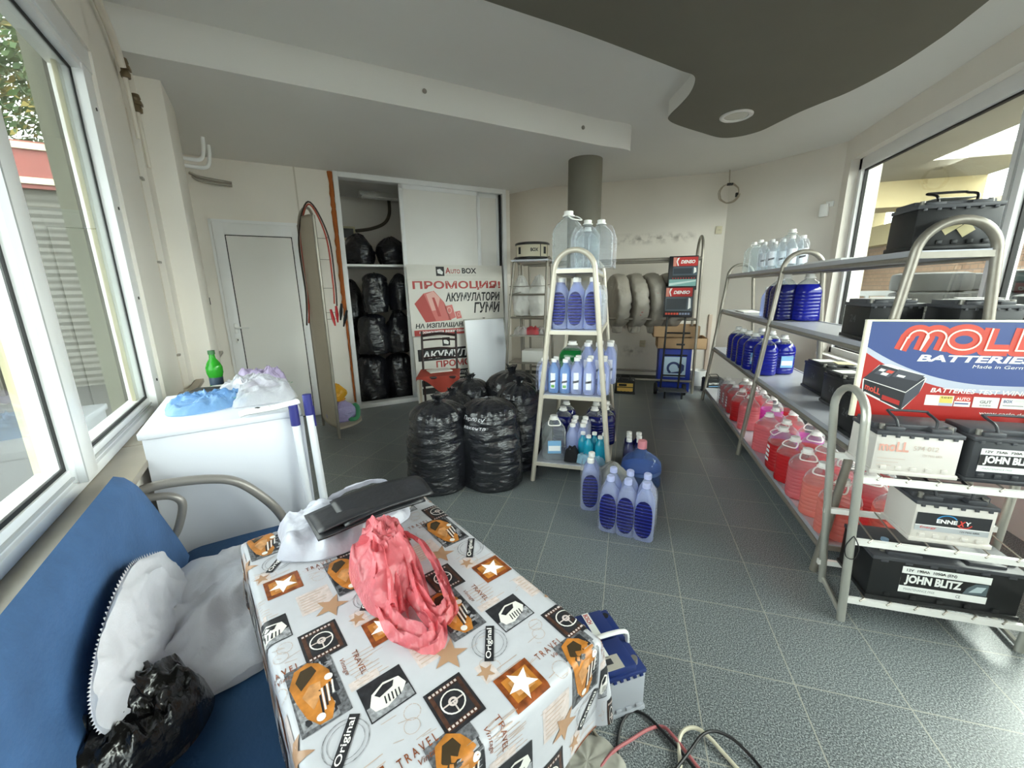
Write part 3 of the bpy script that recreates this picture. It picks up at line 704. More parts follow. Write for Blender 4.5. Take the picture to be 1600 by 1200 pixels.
pk = [(-.60, .685), (-.635, .76), (-.645, .83), (-.60, .87), (-.545, .855), (-.50, .845), (-.455, .79), (-.43, .745), (-.42, .70), (-.37, .655), (-.32, .60), (-.35, .55), (-.40, .535), (-.45, .555), (-.50, .59), (-.55, .635)]
sheet(mb, [(-.61, .69), (-.63, .75), (-.63, .81), (-.60, .845), (-.56, .84), (-.52, .81), (-.475, .77), (-.44, .73), (-.425, .685), (-.42, .64), (-.44, .60), (-.49, .60), (-.55, .64)], tz, .075, .038, 21, 20, 96, 0, 9, .008, .003, None, True)
def ribbon(pts, w, tilt=.5):
    C_ = cr(pts, 8); vs = []; fs = []; n = len(C_)
    for i, p in enumerate(C_):
        t_ = (C_[min(i+1, n-1)]-C_[max(i-1, 0)]).normalized(); sd = t_.cross(Vector((0, 0, 1))).normalized(); up = Vector((0, 0, 1))
        for k in range(7):
            f = k/6-.5; vs.append(p+sd*(w*f*cos(tilt))+up*(w*f*sin(tilt)+.010*sin(k*2.1+i*.35)*w/.05+.004*nz(i*.5, k, 2)))
    for i in range(n-1):
        for k in range(6): fs.append([i*7+k, i*7+k+1, (i+1)*7+k+1, (i+1)*7+k])
    mb.add(vs, fs, 0, tz)
ribbon([(-.60, .82, .05), (-.55, .80, .085), (-.49, .75, .07), (-.43, .69, .05), (-.375, .63, .03), (-.335, .60, .022), (-.322, .572, .02), (-.345, .552, .02), (-.40, .565, .022), (-.45, .60, .03), (-.49, .64, .04)], .045, .7)
ribbon([(-.53, .80, .06), (-.46, .775, .06), (-.41, .74, .045), (-.37, .70, .03), (-.335, .665, .022), (-.322, .635, .02), (-.34, .612, .022), (-.38, .625, .025), (-.43, .655, .04), (-.48, .70, .06)], .042, .8)
ribbon([(-.60, .72, .03), (-.56, .72, .085), (-.50, .70, .09), (-.46, .66, .06), (-.42, .60, .03)], .06, .9)
ribbon([(-.62, .80, .04), (-.585, .79, .095), (-.54, .75, .105), (-.50, .69, .085), (-.47, .63, .05)], .06, .3)
tag(mb.build('pink_bag', pinkfilm, None, 75), 'crumpled pink plastic carrier bag on the printed tablecloth', 'bag')
whitefilm = M_film('white_carrier_film', 'b8b8c4', .85, .3, 'ffffff', .5, bump=(20, .35))
mb = MB()
sheet(mb, [(-.93, .80), (-.90, .87), (-.83, .92), (-.76, .985), (-.70, 1.04), (-.64, 1.01), (-.60, .95), (-.62, .88), (-.65, .80), (-.70, .73), (-.76, .70), (-.82, .69), (-.86, .74)], tz, .045, .030, 31, 18, 96, 0, 8, .006, .003, None, True)
ribbon([(-.84, .86, .05), (-.80, .92, .075), (-.75, .98, .085), (-.70, 1.01, .07), (-.67, .98, .06), (-.70, .93, .06), (-.76, .90, .065)], .022, 1.0)
for a, b, w in ((-.80, .735, .03), (-.815, .715, .02), (-.79, .75, .02)): mb.poly([(a, b, .03), (a+w, b+.004, .034), (a+w*.8, b+.016, .034), (a+.003, b+.012, .03)], 1, tz)
tag(mb.build('white_bag', [whitefilm, red], None, 70), 'white plastic carrier bag with red print at the far end of the table', 'bag')
fl_m = M('folded_black_film', '26262a', .38, bump=(10, .25))
mb = MB()
def fold(k, du, dv, ln, wd, z):
    def f(a, b):
        u = du+ln*a; v = dv+wd*b; zz = z+.010*sin(a*pi)+.012*nz(u*6, v*6, k)+(.018*max(0, a-.8)*5*sin(b*pi))
        x, y = tp(u, v); return (x, y, zz)
    return f
for k, (du, dv, ln, wd, z) in enumerate(((.135, .10, .29, .14, .070), (.14, .105, .27, .13, .078), (.20, .11, .25, .135, .086))):
    mb.grid(fold(k, du, dv, ln, wd, z), 14, 8, 0, tz)
tag(mb.build('folded_bag', fl_m, None, 60, .006), 'folded matt black bin bag lying on the white carrier bag', 'bag')
# ================================================================= white cabinet under the window
cabw = M('white_cabinet', 'd0d2db', .38, var=.01)
CB = frame((-1.598, .895, 0), (.336, .378, 0), (0, 0, 1))         # x along its near side, y away from us
cab = thing('cabinet', 'white freestanding cabinet between window sill and blue bench', 'cabinet', CB @ Vector((.25, .3, 0)))
MB().span((.008, .012, .04), (.498, .61, .872), 0, CB, .004).build('body', cabw, cab)
MB().span((0, 0, .874), (.506, .62, .90), 0, CB, .004).build('top', cabw, cab)
MB().span((.02, .03, 0), (.48, .59, .04), 0, CB).build('plinth', black_matte, cab)
MB().span((.498, .02, .06), (.512, .60, .868), 0, CB, .003).build('door', cabw, cab)
cz = Matrix.Translation((0, 0, .901))
bluefilm = M_film('blue_carrier_film', '80a8d0', .42, .25, 'c4e0fa', .6, bump=(24, .5))
mb = sheet(MB(), [(-1.80, 1.13), (-1.84, 1.20), (-1.80, 1.29), (-1.73, 1.37), (-1.66, 1.37), (-1.59, 1.30), (-1.58, 1.20), (-1.63, 1.10), (-1.71, 1.07)], cz, .03, .03, 41, 16, 90, 0, 12, .006, .003, None, True)
tag(mb.build('blue_bag', bluefilm, None, 70), 'crumpled pale blue plastic bag on top of the white cabinet', 'bag')
clearfilm = M_film('thin_white_film', 'c6c6cc', .50, .3, 'ffffff', .6, bump=(22, .5)); green_ink = M('green_print', '2f7d52', .5)
mb = sheet(MB(), [(-1.86, 1.40), (-1.88, 1.52), (-1.80, 1.60), (-1.66, 1.58), (-1.52, 1.50), (-1.42, 1.42), (-1.43, 1.34), (-1.50, 1.26), (-1.56, 1.22), (-1.62, 1.30), (-1.70, 1.38), (-1.78, 1.40)], cz, .05, .035, 51, 18, 96, 0, 9, .006, .003, None, True)
for k in range(5):
    a = k*1.25; ring(mb, -1.50+.008*cos(a), 1.44, .024-.002*k, .028-.002*k, .062, 1, cz, 20, a, a+1.1)
for k in range(4): mb.poly([(-1.60+.004*k, 1.26+.012*k, .03), (-1.565+.006*k, 1.285+.012*k, .03), (-1.568+.006*k, 1.291+.012*k, .031), (-1.603+.004*k, 1.266+.012*k, .031)], 1, cz)
tag(mb.build('carrier_bag', [clearfilm, green_ink], None, 70), 'thin white carrier bag with green print spread on the white cabinet', 'bag')
purple = M_film('purple_print_film', 'a89ab8', .75, .35, 'e0d8ea', .5, bump=(30, .6))
mb = sheet(MB(), [(-1.93, 1.56), (-1.92, 1.66), (-1.84, 1.70), (-1.74, 1.68), (-1.68, 1.62), (-1.74, 1.57), (-1.84, 1.54)], cz, .06, .035, 61, 14, 84, 0, 12, .006, .003, None, True)
tag(mb.build('purple_bag', purple, None, 70), 'crumpled purple patterned plastic bag at the back of the white cabinet', 'bag')
mb = MB().box((0, 0, .012), (.17, .085, .022), 0, T(-1.90, 1.41, .90, .55), .004)
tag(mb.build('black_wallet', black_matte), 'flat black case behind the blue bag on the cabinet', 'case')
cable_w = M('white_cable', 'e8e6e0', .45)
pts = [(-1.97, 1.24, .81), (-1.93, 1.27, .88), (-1.90, 1.31, .91), (-1.93, 1.40, .915), (-1.98, 1.47, .912), (-1.95, 1.53, .91), (-1.88, 1.53, .93), (-1.80, 1.52, .97)]
tag(MB().tube(cr(pts, 8), .005, 8).build('power_cable', cable_w), 'white cable running over the cabinet top beside the black case', 'cable')
mb = MB().lathe([(0, 0), (.035, 0), (.038, .012), (.03, .02), (0, .022)], 24, 0, T(-2.03, 1.47, .80))
mb.lathe([(0, 0), (.02, 0), (.02, .01), (0, .01)], 16, 0, T(-1.955, 1.215, .80))
tag(mb.build('cable_puck', M('grey_puck', 'b8b4ac', .4)), 'small round grey lid on the window sill behind the cabinet', 'lid') if False else None
# green bottle
def mk_green():
    o = thing('bottle', None, None); g = M_film('green_bottle_wall', '3fae3a', .45, .06, '6fd060', 1.0)
    MB().lathe([(0, 0), (.030, 0), (.034, .01), (.034, .085), (.030, .10), (.030, .135), (.037, .16), (.037, .19), (.028, .215), (.015, .235), (.013, .25), (.013, .262)], 28, 0).build('body', g, o)
    MB().lathe([(.0305, .098), (.0308, .10), (.0308, .137), (.0305, .138)], 28).build('label', M('dark_label', '23364a', .5), o)
    MB().lathe([(0, .258), (.016, .258), (.016, .278), (0, .279)], 20).build('cap', M('green_cap', '2b5a30', .5), o)
    return o
place('greenbottle', mk_green, (-2.075, 1.565, .80), 'green plastic bottle with a dark label standing behind the white cabinet', 'bottle')
# folded airer: white tubes with blue ends leaning on the cabinet corner
air = thing('clothes_airer', 'folded white tubular airer with dark blue end caps leaning on the cabinet', 'airer', (-1.30, 1.33, 0))
blue_cap = M('dark_blue_cap', '26286e', .4); XA = CB
def cp(x, y, z): return CB @ Vector((x, y, z))
for k, (x, y, zt) in enumerate(((.478, -.022, .93), (.532, -.022, .965), (.541, .03, .90))):
    MB().tube([cp(x+.02, y-.04, .0), cp(x+.0, y, zt-.07)], .0135, 12).build('tube', M('airer_white', 'd4d6dc', .4), air)
    MB().tube([cp(x+.001, y-.002, zt-.085), cp(x, y, zt)], .017, 12).build('end_cap', blue_cap, air)
mb = MB().tube([cp(.50, .0, .935), cp(.42, -.02, .93), cp(.32, -.015, .925), cp(.30, -.015, .92)], .011, 10, 0, False, None, 1.9)
for x in (.36, .40): mb.box(cp(x, -.02, .938), (.016, .012, .002), 1)
mb.build('cross_bar', [white_p, black_matte], air)
# ================================================================= closet with sliding doors
lam = M('white_sliding_panel', 'eae7e2', .4, var=.01)
cl = thing('sliding_wardrobe', 'white closet front with sliding panels, left bay open on black bags', 'closet', CW @ Vector((1.6, 0, 0)))
fm = MB().span((.60, -.03, 0), (.65, .10, 2.60), 0, CW, .003).span((2.585, -.03, 0), (2.635, .10, 2.60), 0, CW, .003)
fm.span((.65, -.03, 2.545), (2.585, .10, 2.60), 0, CW, .003).span((.65, -.03, 0), (2.585, .10, .05), 0, CW, .003)
fm.build('outer_frame', alu, cl)
def slide(a, b, d):
    p = MB().span((a+.04, d+.008, .09), (b-.04, d+.022, 2.51), 0, CW).build('sliding_door', lam, cl)
    MB().span((a, d, .05), (a+.045, d+.03, 2.545), 0, CW, .003).span((b-.045, d, .05), (b, d+.03, 2.545), 0, CW, .003).span((a, d, 2.5), (b, d+.03, 2.545), 0, CW, .003).span((a, d, .05), (b, d+.03, .10), 0, CW, .003).build('door_frame', alu, p)
slide(1.28, 2.28, -.005); slide(1.62, 2.57, .04)
tag(MB().span((2.555, .0, .05), (2.575, .03, 2.54), 0, CW).build('trim_3', black_matte), kind='structure')
MB().lathe([(0, 0), (.014, 0), (.012, .02), (0, .022)], 16, 0, frame(CW @ Vector((.625, -.03, 1.02)), (.722, .692, 0), (.692, -.722, 0))).build('knob', white_p, cl)
# foam bead
mb = MB(); pts = []; R = rnd(8); rr = []
for k in range(70):
    z = 2.59-2.5*k/69; pts.append(CW @ Vector((.585+.004*R.random()-.01*(1-k/69), -.006, z))); rr.append((.017+.012*R.random() if k < 42 else .010+.003*R.random()))
tag(mb.tube(pts, rr, 8).build('foam_seam', M('orange_foam', 'b0622c', .9, bump=(60, .5))), 'uneven orange foam bead down the left edge of the closet frame', 'foam')
# inside the closet
def cwp(w, d, z): return CW @ Vector((w, d, z))
tag(MB().span((.62, .25, 1.655), (1.9, .85, 1.68), 0, CW).build('closet_shelf', white_p), 'white shelf inside the closet carrying two round black bags', 'shelf')
lamp = thing('ceiling_lamp', 'unlit fluorescent batten on the closet ceiling', 'lamp', cwp(1.3, .8, 2.6))
MB().span((.97, .72, 2.545), (1.75, .86, 2.60), 0, CW, .006).build('housing', M('lamp_housing', 'c9c7c0', .45), lamp)
for d in (.755, .82): MB().tube([cwp(1.0, d, 2.535), cwp(1.72, d, 2.535)], .013, 12).build('tube', M('lamp_tube', 'f4f2ec', .3), lamp)
tag(MB().span((.74, 1.12, 2.04), (.93, 1.2, 2.22), 0, CW, .01).span((.765, 1.115, 2.07), (.905, 1.12, 2.19), 1, CW).build('meter_box', [M('meter_cream', 'c8bf9a', .5), M('meter_glass', '2b2a28', .15)]), 'small cream electric meter box on the closet back wall', 'meter')
tag(MB().tube(cr([cwp(.94, 1.16, 2.17), cwp(1.15, 1.17, 2.21), cwp(1.33, 1.17, 2.29), cwp(1.41, 1.17, 2.42), cwp(1.42, 1.17, 2.60)], 8), .022, 10).build('conduit_hose', M('brown_hose', '5f5648', .6)), 'brown cable hose curving up the closet back wall', 'hose')
def garbage(mb, h, r, seed, lean=(0, 0), knot=1, asym=(1, 1), lump=.12, X=None, neck=True):
    """full bin bag: slumped base, bulging lumps, pleats gathered into the tied neck, horizontal creases"""
    nu, nv = 88, 64; vs = []; fs = []; zt = h
    for j in range(nv+1):
        t = j/nv
        if t < .06: pr = .72+.28*sqrt(t/.06); z = h*.012*(t/.06)
        elif not neck:
            k = (t-.06)/.94; pr = (.80+.24*sin(min(1, k*1.15)*pi))*max(.01, 1-k**3.4)**.5; z = h*(.012+.988*k**.92)
        elif t < .80:
            k = (t-.06)/.74; pr = 1+.05*sin(k*3.1)-.10*k*k; z = h*(.012+.80*k)
        elif t < .95:
            k = (t-.80)/.15; pr = .90*(1-k**1.5)+.11*k**1.5; z = h*(.812+.135*sin(k*pi/2))
        else:
            k = (t-.95)/.05; pr = .11+(.10*k if knot else -.06*k); z = h*(.947+(.065*k if knot else .0))
        for i in range(nu):
            a = 2*pi*i/nu; c, s = cos(a), sin(a)
            zz = z; R0 = r*pr
            L = nz(c*1.3+seed, s*1.3, z/r*.8+seed*.37)
            crease = ridge(c*1.1+seed*2, s*1.1, z/r*2.6, 1.0); fine = ridge(c*2.2+seed, s*2.2, z/r*6.0, 1.2)
            env = min(1, t/.08)*(1 if t < .82 else max(.15, (.97-t)/.15))
            R0 *= 1+env*(lump*L+.035*crease+.022*fine)
            if t > .72:
                k = (t-.72)/.25; R0 *= 1+.10*min(k, 1)*sin(a*15+2.5*nz(c*2, s*2, seed))*(1 if t < .95 else 1.6)
            if t > .94: R0 *= 1+.6*nz(c*2.2+seed, s*2.2, seed+t*9); zz += r*.12*nz(c*1.5, s*1.5, seed+2)*(t-.94)/.06
            zz += env*r*.05*nz(c*2, s*2, seed+8+z/r)
            lx = lean[0]*(z/h)**1.2; ly = lean[1]*(z/h)**1.2
            vs.append((R0*c*asym[0]+lx, R0*s*asym[1]+ly, max(0.001, zz)))
    for j in range(nv):
        for i in range(nu): fs.append([j*nu+i, j*nu+(i+1) % nu, (j+1)*nu+(i+1) % nu, (j+1)*nu+i])
    fs.append(list(range(nu))[::-1]); fs.append([nv*nu+i for i in range(nu)])
    return mb.add(vs, fs, 0, X)
def bag(loc, h, r, seed, label, group=None, cat='bin bag', **k):
    o = garbage(MB(), h, r, seed, **k).build('bin_bag', bagblack, None, 80); o.location = loc
    return tag(o, label, cat, group)
inb = [(.85, .45, 1.682, .36, .19, 'round black bin bag on the left of the closet shelf'), (1.24, .45, 1.682, .34, .19, 'round black bin bag on the right of the closet shelf'),
       (.86, .30, .0, .62, .175, 'black bin bag on the closet floor, left stack'), (1.20, .30, .0, .62, .165, 'black bin bag on the closet floor, right stack'),
       (.92, .33, .60, .52, .17, 'black bin bag with faint writing, second up in the left stack of the closet'), (1.23, .33, .60, .54, .155, 'black bin bag second up in the right stack of the closet'),
       (.98, .33, 1.11, .50, .15, 'black bin bag just under the closet shelf, left stack'), (1.29, .36, 1.13, .45, .15, 'black bin bag just under the closet shelf, right stack'),
       (.76, .72, 0, .8, .16, 'tall black bin bag deep behind the left stack in the closet'), (.76, .74, .80, .72, .15, 'black bin bag high behind the left stack in the closet')]
for k, (w, d, z, h, r, lb) in enumerate(inb):
    p = cwp(w, d, z); bag(p, h, r, 20+k*3.1, lb, 'bin bags in the closet', knot=0, lump=.24, neck=(k in (2, 3, 4, 6)))
# the heap on the shop floor
bg1 = bag((-1.255, 2.42, 0), .66, .205, 3.3, 'upright black bin bag with tied neck, leftmost of the two at the front', 'bin bags on the floor', lean=(.03, .0), lump=.08)
b2 = thing('bin_bag', 'black bin bag with white handwriting beside the bottle rack', 'bin bag', (0, 0, 0), 'bin bags on the floor')
garbage(MB(), .66, .215, 7.7, knot=0, lump=.10, asym=(1.0, .9)).build('sack', bagblack, b2, 80)
hw = M('white_marker', 'dcdce2', .6)
bag((-.80, 2.88, 0), .70, .175, 12.4, 'tall black bin bag leaning behind the handwritten one', 'bin bags on the floor', lean=(.02, .05))
bag((-1.27, 3.12, 0), .66, .19, 15.2, 'black bin bag with a long twisted knot at the back of the heap', 'bin bags on the floor')
bag((-1.32, 2.86, 0), .60, .17, 18.9, 'small crinkled black bin bag between the front bags and the red chair', 'bin bags on the floor')
bag((-.93, 3.22, 0), .72, .23, 23.5, 'black bin bag at the right rear of the heap near the shelf rack', 'bin bags on the floor', lean=(.0, .04))
# handwriting on the bag, written as short strokes standing on the film
def written(root, txt, a0, a1, z0, z1, r):
    vs, fs = text_mesh(txt, 0.0, .1); lo = [min(v[i] for v in vs) for i in (0, 1)]; hi = [max(v[i] for v in vs) for i in (0, 1)]; out = []
    dg = bpy.context.evaluated_depsgraph_get()
    sackm = [c for c in bpy.data.objects if c.parent == root][0]; me = sackm.data
    from mathutils.bvhtree import BVHTree
    bv = BVHTree.FromPolygons([v.co.copy() for v in me.vertices], [list(p.vertices) for p in me.polygons])
    for v in vs:
        x = a0+(a1-a0)*(v[0]-lo[0])/(hi[0]-lo[0]); z = z0+(z1-z0)*(v[1]-lo[1])/(hi[1]-lo[1])
        d = Vector((.38, .925, 0)); o = Vector((x*.925, -x*.38, z))-d*1.0; h = bv.ray_cast(o, d)
        q = h[0] if h[0] else o+d*.8; out.append(q-d*.005)
    m = MB().add(out, fs); return m
m1 = written(b2, 'Перло су', -.065, .095, .505, .54, .2); m2 = written(b2, 'кекента', -.055, .105, .455, .475, .2)
m1.add(m2.v, m2.f); m1.build('handwriting', hw, b2)
b2.location = (-.90, 2.56, 0)
# ================================================================= promotion boards and whiteboard
BT = Vector((.722, .692, 0)); BN = Vector((.692, -.722, 0))
bo = CW @ Vector((1.30, -.16, .004)); top = CW @ Vector((1.30, -.045, 1.665))
BX = Matrix((BT, (top-bo).normalized(), BT.cross((top-bo).normalized()))).transposed().to_4x4(); BX.translation = bo      # x along the board, y up it, z to the viewer
pb = thing('promotion_board', 'tall white AUTO BOX promotion board with red Cyrillic lettering leaning on the closet', 'sign', bo)
pbm = M('board_white', 'e6e2da', .5, var=.02); pred = M('board_red', 'b8443e', .5); pink_b = M('board_pink', 'd4726c', .5); pink_l = M('board_pale_pink', 'e8b0a6', .5)
MB().span((0, 0, 0), (1.24, .815, .012), 0, BX, .002).span((-.01, .82, 0), (1.24, 1.665, .014), 0, BX, .002).build('panel', pbm, pb)
z = .0152; g = MB()
def lg(x, y, s):
    g.rect(x, y, x+s, y+s*1.05, z, 0, BX); g.poly([(x+.2*s, y+.3*s, z+.0006), (x+.75*s, y+.15*s, z+.0006), (x+.85*s, y+.45*s, z+.0006), (x+.5*s, y+.8*s, z+.0006), (x+.15*s, y+.7*s, z+.0006)], 3, BX)
lg(.345, 1.535, .105)
g.text('A', .465, 1.565, .53, 1.635, z, 1, BX, .02).text('UTO', .535, 1.565, .655, 1.615, z, 1, BX, .02).text('BOX', .68, 1.565, .875, 1.632, z, 0, BX, .03)
g.text('АВТОМОБИЛИ', .47, 1.537, .86, 1.55, z, 2, BX)
g.rect(-.01, 1.495, 1.24, 1.498, z, 2, BX)
g.text('ПРОМОЦИЯ!', .045, 1.365, 1.205, 1.475, z, 1, BX, .03)
g.text('АКУМУЛАТОРИ', .44, 1.225, 1.19, 1.335, z+.002, 0, BX, .03, .18).text('ГУМИ', .81, 1.075, 1.185, 1.21, z, 0, BX, .03, .18)
# gift bags
g.poly([(.05, 1.21, z), (.17, 1.33, z), (.30, 1.36, z), (.42, 1.22, z), (.50, 1.0, z), (.17, .985, z)], 4, BX)
g.poly([(.05, 1.21, z+.0006), (.17, 1.33, z+.0006), (.30, 1.0, z+.0006), (.17, .985, z+.0006)], 1, BX); g.poly([(.20, 1.32, z+.001), (.29, 1.355, z+.001), (.37, 1.27, z+.001), (.33, 1.13, z+.001), (.26, 1.12, z+.001)], 5, BX)
g.poly([(.27, 1.28, z+.0014), (.30, 1.28, z+.0014), (.37, 1.05, z+.0014), (.33, 1.05, z+.0014)], 1, BX)
g.poly([(.42, 1.17, z), (.52, 1.19, z), (.56, 1.03, z), (.47, 1.0, z)], 4, BX); g.poly([(.55, 1.10, z), (.62, 1.11, z), (.64, 1.02, z), (.57, 1.01, z)], 4, BX)
ring(g, .48, 1.12, .022, .032, z+.001, 5, BX, 20, ry=1.3); ring(g, .60, 1.065, .014, .022, z+.001, 5, BX, 20, ry=1.3)
g.text('НА ИЗПЛАЩАНЕ БЕЗ ЛИХВА!', .04, .905, 1.19, .975, z, 0, BX, .03, .15)
g.rect(.02, .825, 1.22, .895, z, 1, BX); g.text('промоцията важи само до края на месеца', .08, .842, 1.18, .88, z+.001, 3, BX, .03, .15)
z = .0132
lg(.36, .685, .10); g.rect(.04, .515, 1.20, .66, z, 0, BX); g.text('АКУМУЛАТОРИ', .09, .54, 1.15, .635, z+.001, 3, BX, .03, .15)
g.text('ПРОМОЦИЯ', .26, .405, .98, .505, z, 1, BX, .03)
for y in (.30, .20, .10): g.rect(.06, y, 1.18, y+.075, z, 0, BX); g.text('АКУМУЛАТОРИ', .42, y+.018, .78, y+.055, z+.001, 3, BX, .03)
g.build('print', [black_ink, pred, M('board_grey', 'c9c4ba', .5), white_ink, pink_b, pink_l], pb)
wo = CW @ Vector((1.925, -.34, .02)); wt = CW @ Vector((1.93, -.17, 1.0))
WX = Matrix((BT, (wt-wo).normalized(), BT.cross((wt-wo).normalized()))).transposed().to_4x4(); WX.translation = wo
wb = thing('whiteboard', 'blank whiteboard with a grey rim leaning against the promotion board', 'whiteboard', wo)
MB().span((.01, .01, 0), (.56, .99, .012), 0, WX).build('panel', M('whiteboard_face', 'dfe2ea', .25), wb)
fm = MB()
for a, b in (((0, 0), (.57, .014)), ((0, .986), (.57, 1.0)), ((0, 0), (.014, 1.0)), ((.556, 0), (.57, 1.0))): fm.span((a[0], a[1], -.003), (b[0], b[1], .017), 0, WX, .002)
fm.box((.28, 1.0, .008), (.03, .02, .016), 1, WX, .003)
fm.build('rim', [M('whiteboard_rim', 'bcbab4', .4), dgrey], wb)
# ================================================================= chair with the red cloth
ch = thing('chair', 'dark metal chair with a red cloth on its seat before the promotion board', 'chair', (-1.95, 3.92, 0))
CX = T(-1.95, 3.92, 0, radians(22))
dm = M('dark_red_metal', '2e1a1a', .45)
for x in (-.19, .19):
    MB().tube([CX @ Vector(p) for p in ((x, -.19, 0), (x, -.19, .47))], .012, 10).build('leg', M('cream_leg', 'c9b9a4', .5), ch)
    MB().tube([CX @ Vector(p) for p in cr([(x, .22, 0), (x, .19, .25), (x, .18, .47), (x, .21, .70), (x, .25, .92)], 5)], .013, 10).build('leg', dm, ch)
mb = MB()
for zz in (.62, .72, .82): mb.tube([CX @ Vector(p) for p in cr([(-.19, .2+(zz-.62)*.15, zz), (0, .225+(zz-.62)*.15, zz+.01), (.19, .2+(zz-.62)*.15, zz)], 5)], .010, 8)
mb.tube([CX @ Vector(p) for p in cr([(-.19, .238, .87), (0, .262, .89), (.19, .238, .87)], 5)], .016, 8)
mb.build('backrest', dm, ch)
MB().box((0, 0, .475), (.42, .42, .03), 0, CX, .01).build('seat', dm, ch)
def rc(a, b):
    x = -.26+.52*a; y = -.27+.50*b; o = max(0, abs(x)-.21, abs(y+.0)-.21)
    return CX @ Vector((max(-.225, min(.225, x)), max(-.225, min(.225, y))-.02*sin(x*30)*(o > 0), .495-o*(1.6+1.2*sin(x*14+1))))
tag(MB().grid(rc, 34, 34).build('red_cloth', M('red_cloth', 'b24638', .8, var=.05), None, 60), 'red cloth draped over the seat of the dark chair', 'cloth')
mb = MB().box((0, 0, 0), (.25, .17, .012), 0, CX @ T(0, .04, .506, .35), .002); mb.text('NEWS', -.08, -.03, .08, .03, .0065, 1, CX @ T(0, .04, .506, .35), .02) if False else None
tag(mb.build('magazine', paper), 'pale magazine lying on the red cloth of the chair', 'magazine')
# ================================================================= tall wire display stand by the door
st = thing('display_stand', 'tall narrow perforated display stand by the white door hung with jumper leads', 'display stand', (-2.7, 3.15, 0))
sm = M('stand_beige_metal', 'b8ad9c', .5, metal=.2, bump=(160, .5)); a = Vector((-2.591, 3.029, 0)); b = Vector((-3.02, 3.32, 0)); dr = (b-a).normalized(); nr = Vector((-dr.y, dr.x, 0))*-1
def pan(u, v):
    z = .1+1.92*v; bow = .05*sin(u*pi); w = u
    k = 1 if v < .95 else sqrt(max(0, 1-((v-.95)/.05)**2*.6))
    p = a+(b-a)*(.5+(w-.5)*k)-nr*bow*.6; return (p.x, p.y, z)
mb = MB().grid(pan, 10, 60); mb.build('panel', sm, st, 50, .004)
for p, zt in ((a, 2.0), (b, 1.98)): MB().tube([(p.x, p.y, 0), (p.x, p.y, zt)], .014, 10).build('post', steel, st)
MB().tube(cr([(a.x, a.y, 1.98), (a.x+dr.x*.1, a.y+dr.y*.1, 2.06), (a.x+dr.x*.26, a.y+dr.y*.26, 2.09), (b.x-dr.x*.1, b.y-dr.y*.1, 2.06), (b.x, b.y, 1.97)], 6), .012, 10).build('top_bow', steel, st)
sh = []
for k in range(21):
    t = pi*k/20; p = a+(b-a)*(.5-.5*cos(t))+nr*(-.30*sin(t))*-1; sh.append((p.x, p.y))
MB().prism(sh, .085, .105).build('base_shelf', sm, st)
for zz in (1.12, 1.18, 1.4, 1.65, 1.83):
    p = a+dr*.12; q = p+nr*.13; MB().tube([(p.x, p.y, zz), (q.x, q.y, zz), (q.x, q.y, zz+.015)], .003, 6).build('hook', steel, st)
red_c = M('red_cable', 'a8402e', .5); blk_c = M('brown_black_cable', '3a2a24', .5)
jl = thing('jumper_leads', 'red and black jumper leads with clamps hung over the tall display stand', 'jumper leads', (-2.55, 3.15, 1.1))
tp2 = a+dr*.10
def lead(off, zl, zr, m, nm):
    l = a+dr*.40-nr*(.02+off)*1; r_ = a+dr*.06+nr*(.10+off)
    MB().tube(cr([(l.x+.02, l.y-.06, zl), (l.x, l.y, 1.35), (l.x, l.y, 1.85), (tp2.x, tp2.y, 2.10+off), (r_.x, r_.y, 1.85), (r_.x+.02, r_.y, 1.45), (r_.x+.01, r_.y, zr)], 8), .007, 8).build(nm, m, jl)
lead(0.0, 1.08, 1.26, red_c, 'red_lead'); lead(.02, 1.06, 1.24, blk_c, 'black_lead')
for k, (dx, dz, m) in enumerate(((.0, 0, 'r'), (.05, .02, 'b'), (-.05, -.03, 'r'), (.09, -.04, 'b'))):
    r_ = a+dr*.06+nr*.12; c = Vector((r_.x+dx, r_.y+dx*.3, 1.24+dz)); q = c+Vector((-dx*.6, 0, -.15))
    MB().tube([c, (c+q)/2, q], [.013, .02, .008], 8, 0, False, None, .6).build('clamp', M('clamp_red', 'b01f22', .4) if m == 'r' else black, jl)
yb = M_film('yellow_film', 'd8a02a', .85, .4, 'f0c860', .3, bump=(24, .6)); lb = M_film('lilac_film', 'a9a0cc', .85, .35, 'd0c8ec', .3, bump=(24, .6))
c = a+dr*.28+nr*.12
def lump(nm, mat, x, y, zb, r, h, seed, label, cat='bag'):
    mb = MB(); garbage(mb, h, r, seed, knot=0, lump=.4, neck=False); o = mb.build(nm, mat, None, 80); o.location = (x, y, zb); return tag(o, label, cat)
lump('lilac_bag', lb, c.x+.02, c.y-.02, .105, .125, .20, 3.1, 'crumpled lilac plastic bag on the base of the tall display stand')
lump('yellow_bag', yb, c.x-.03, c.y+.0, .30, .085, .17, 6.2, 'crumpled yellow bag on top of the lilac bag by the closet')
gl = M('green_strap', '3c8a62', .5)
tag(MB().tube(cr([(c.x+.12, c.y+.05, .25), (c.x+.17, c.y+.04, .22), (c.x+.19, c.y-.0, .14), (c.x+.15, c.y-.04, .12), (c.x+.10, c.y-.02, .16)], 6), .013, 8, 0, True, None, 1.8).build('green_strap', gl), 'green strap loop hanging beside the lilac bag', 'strap')
tag(MB().box((0, 0, .0), (.05, .008, .26), 0, T(-1.50, 2.62, .27, .2, 0, .25), .003).build('green_tool', M('lime_plastic', 'a4b43a', .5)), 'lime green flat bar behind the leftmost front bin bag', 'bar')
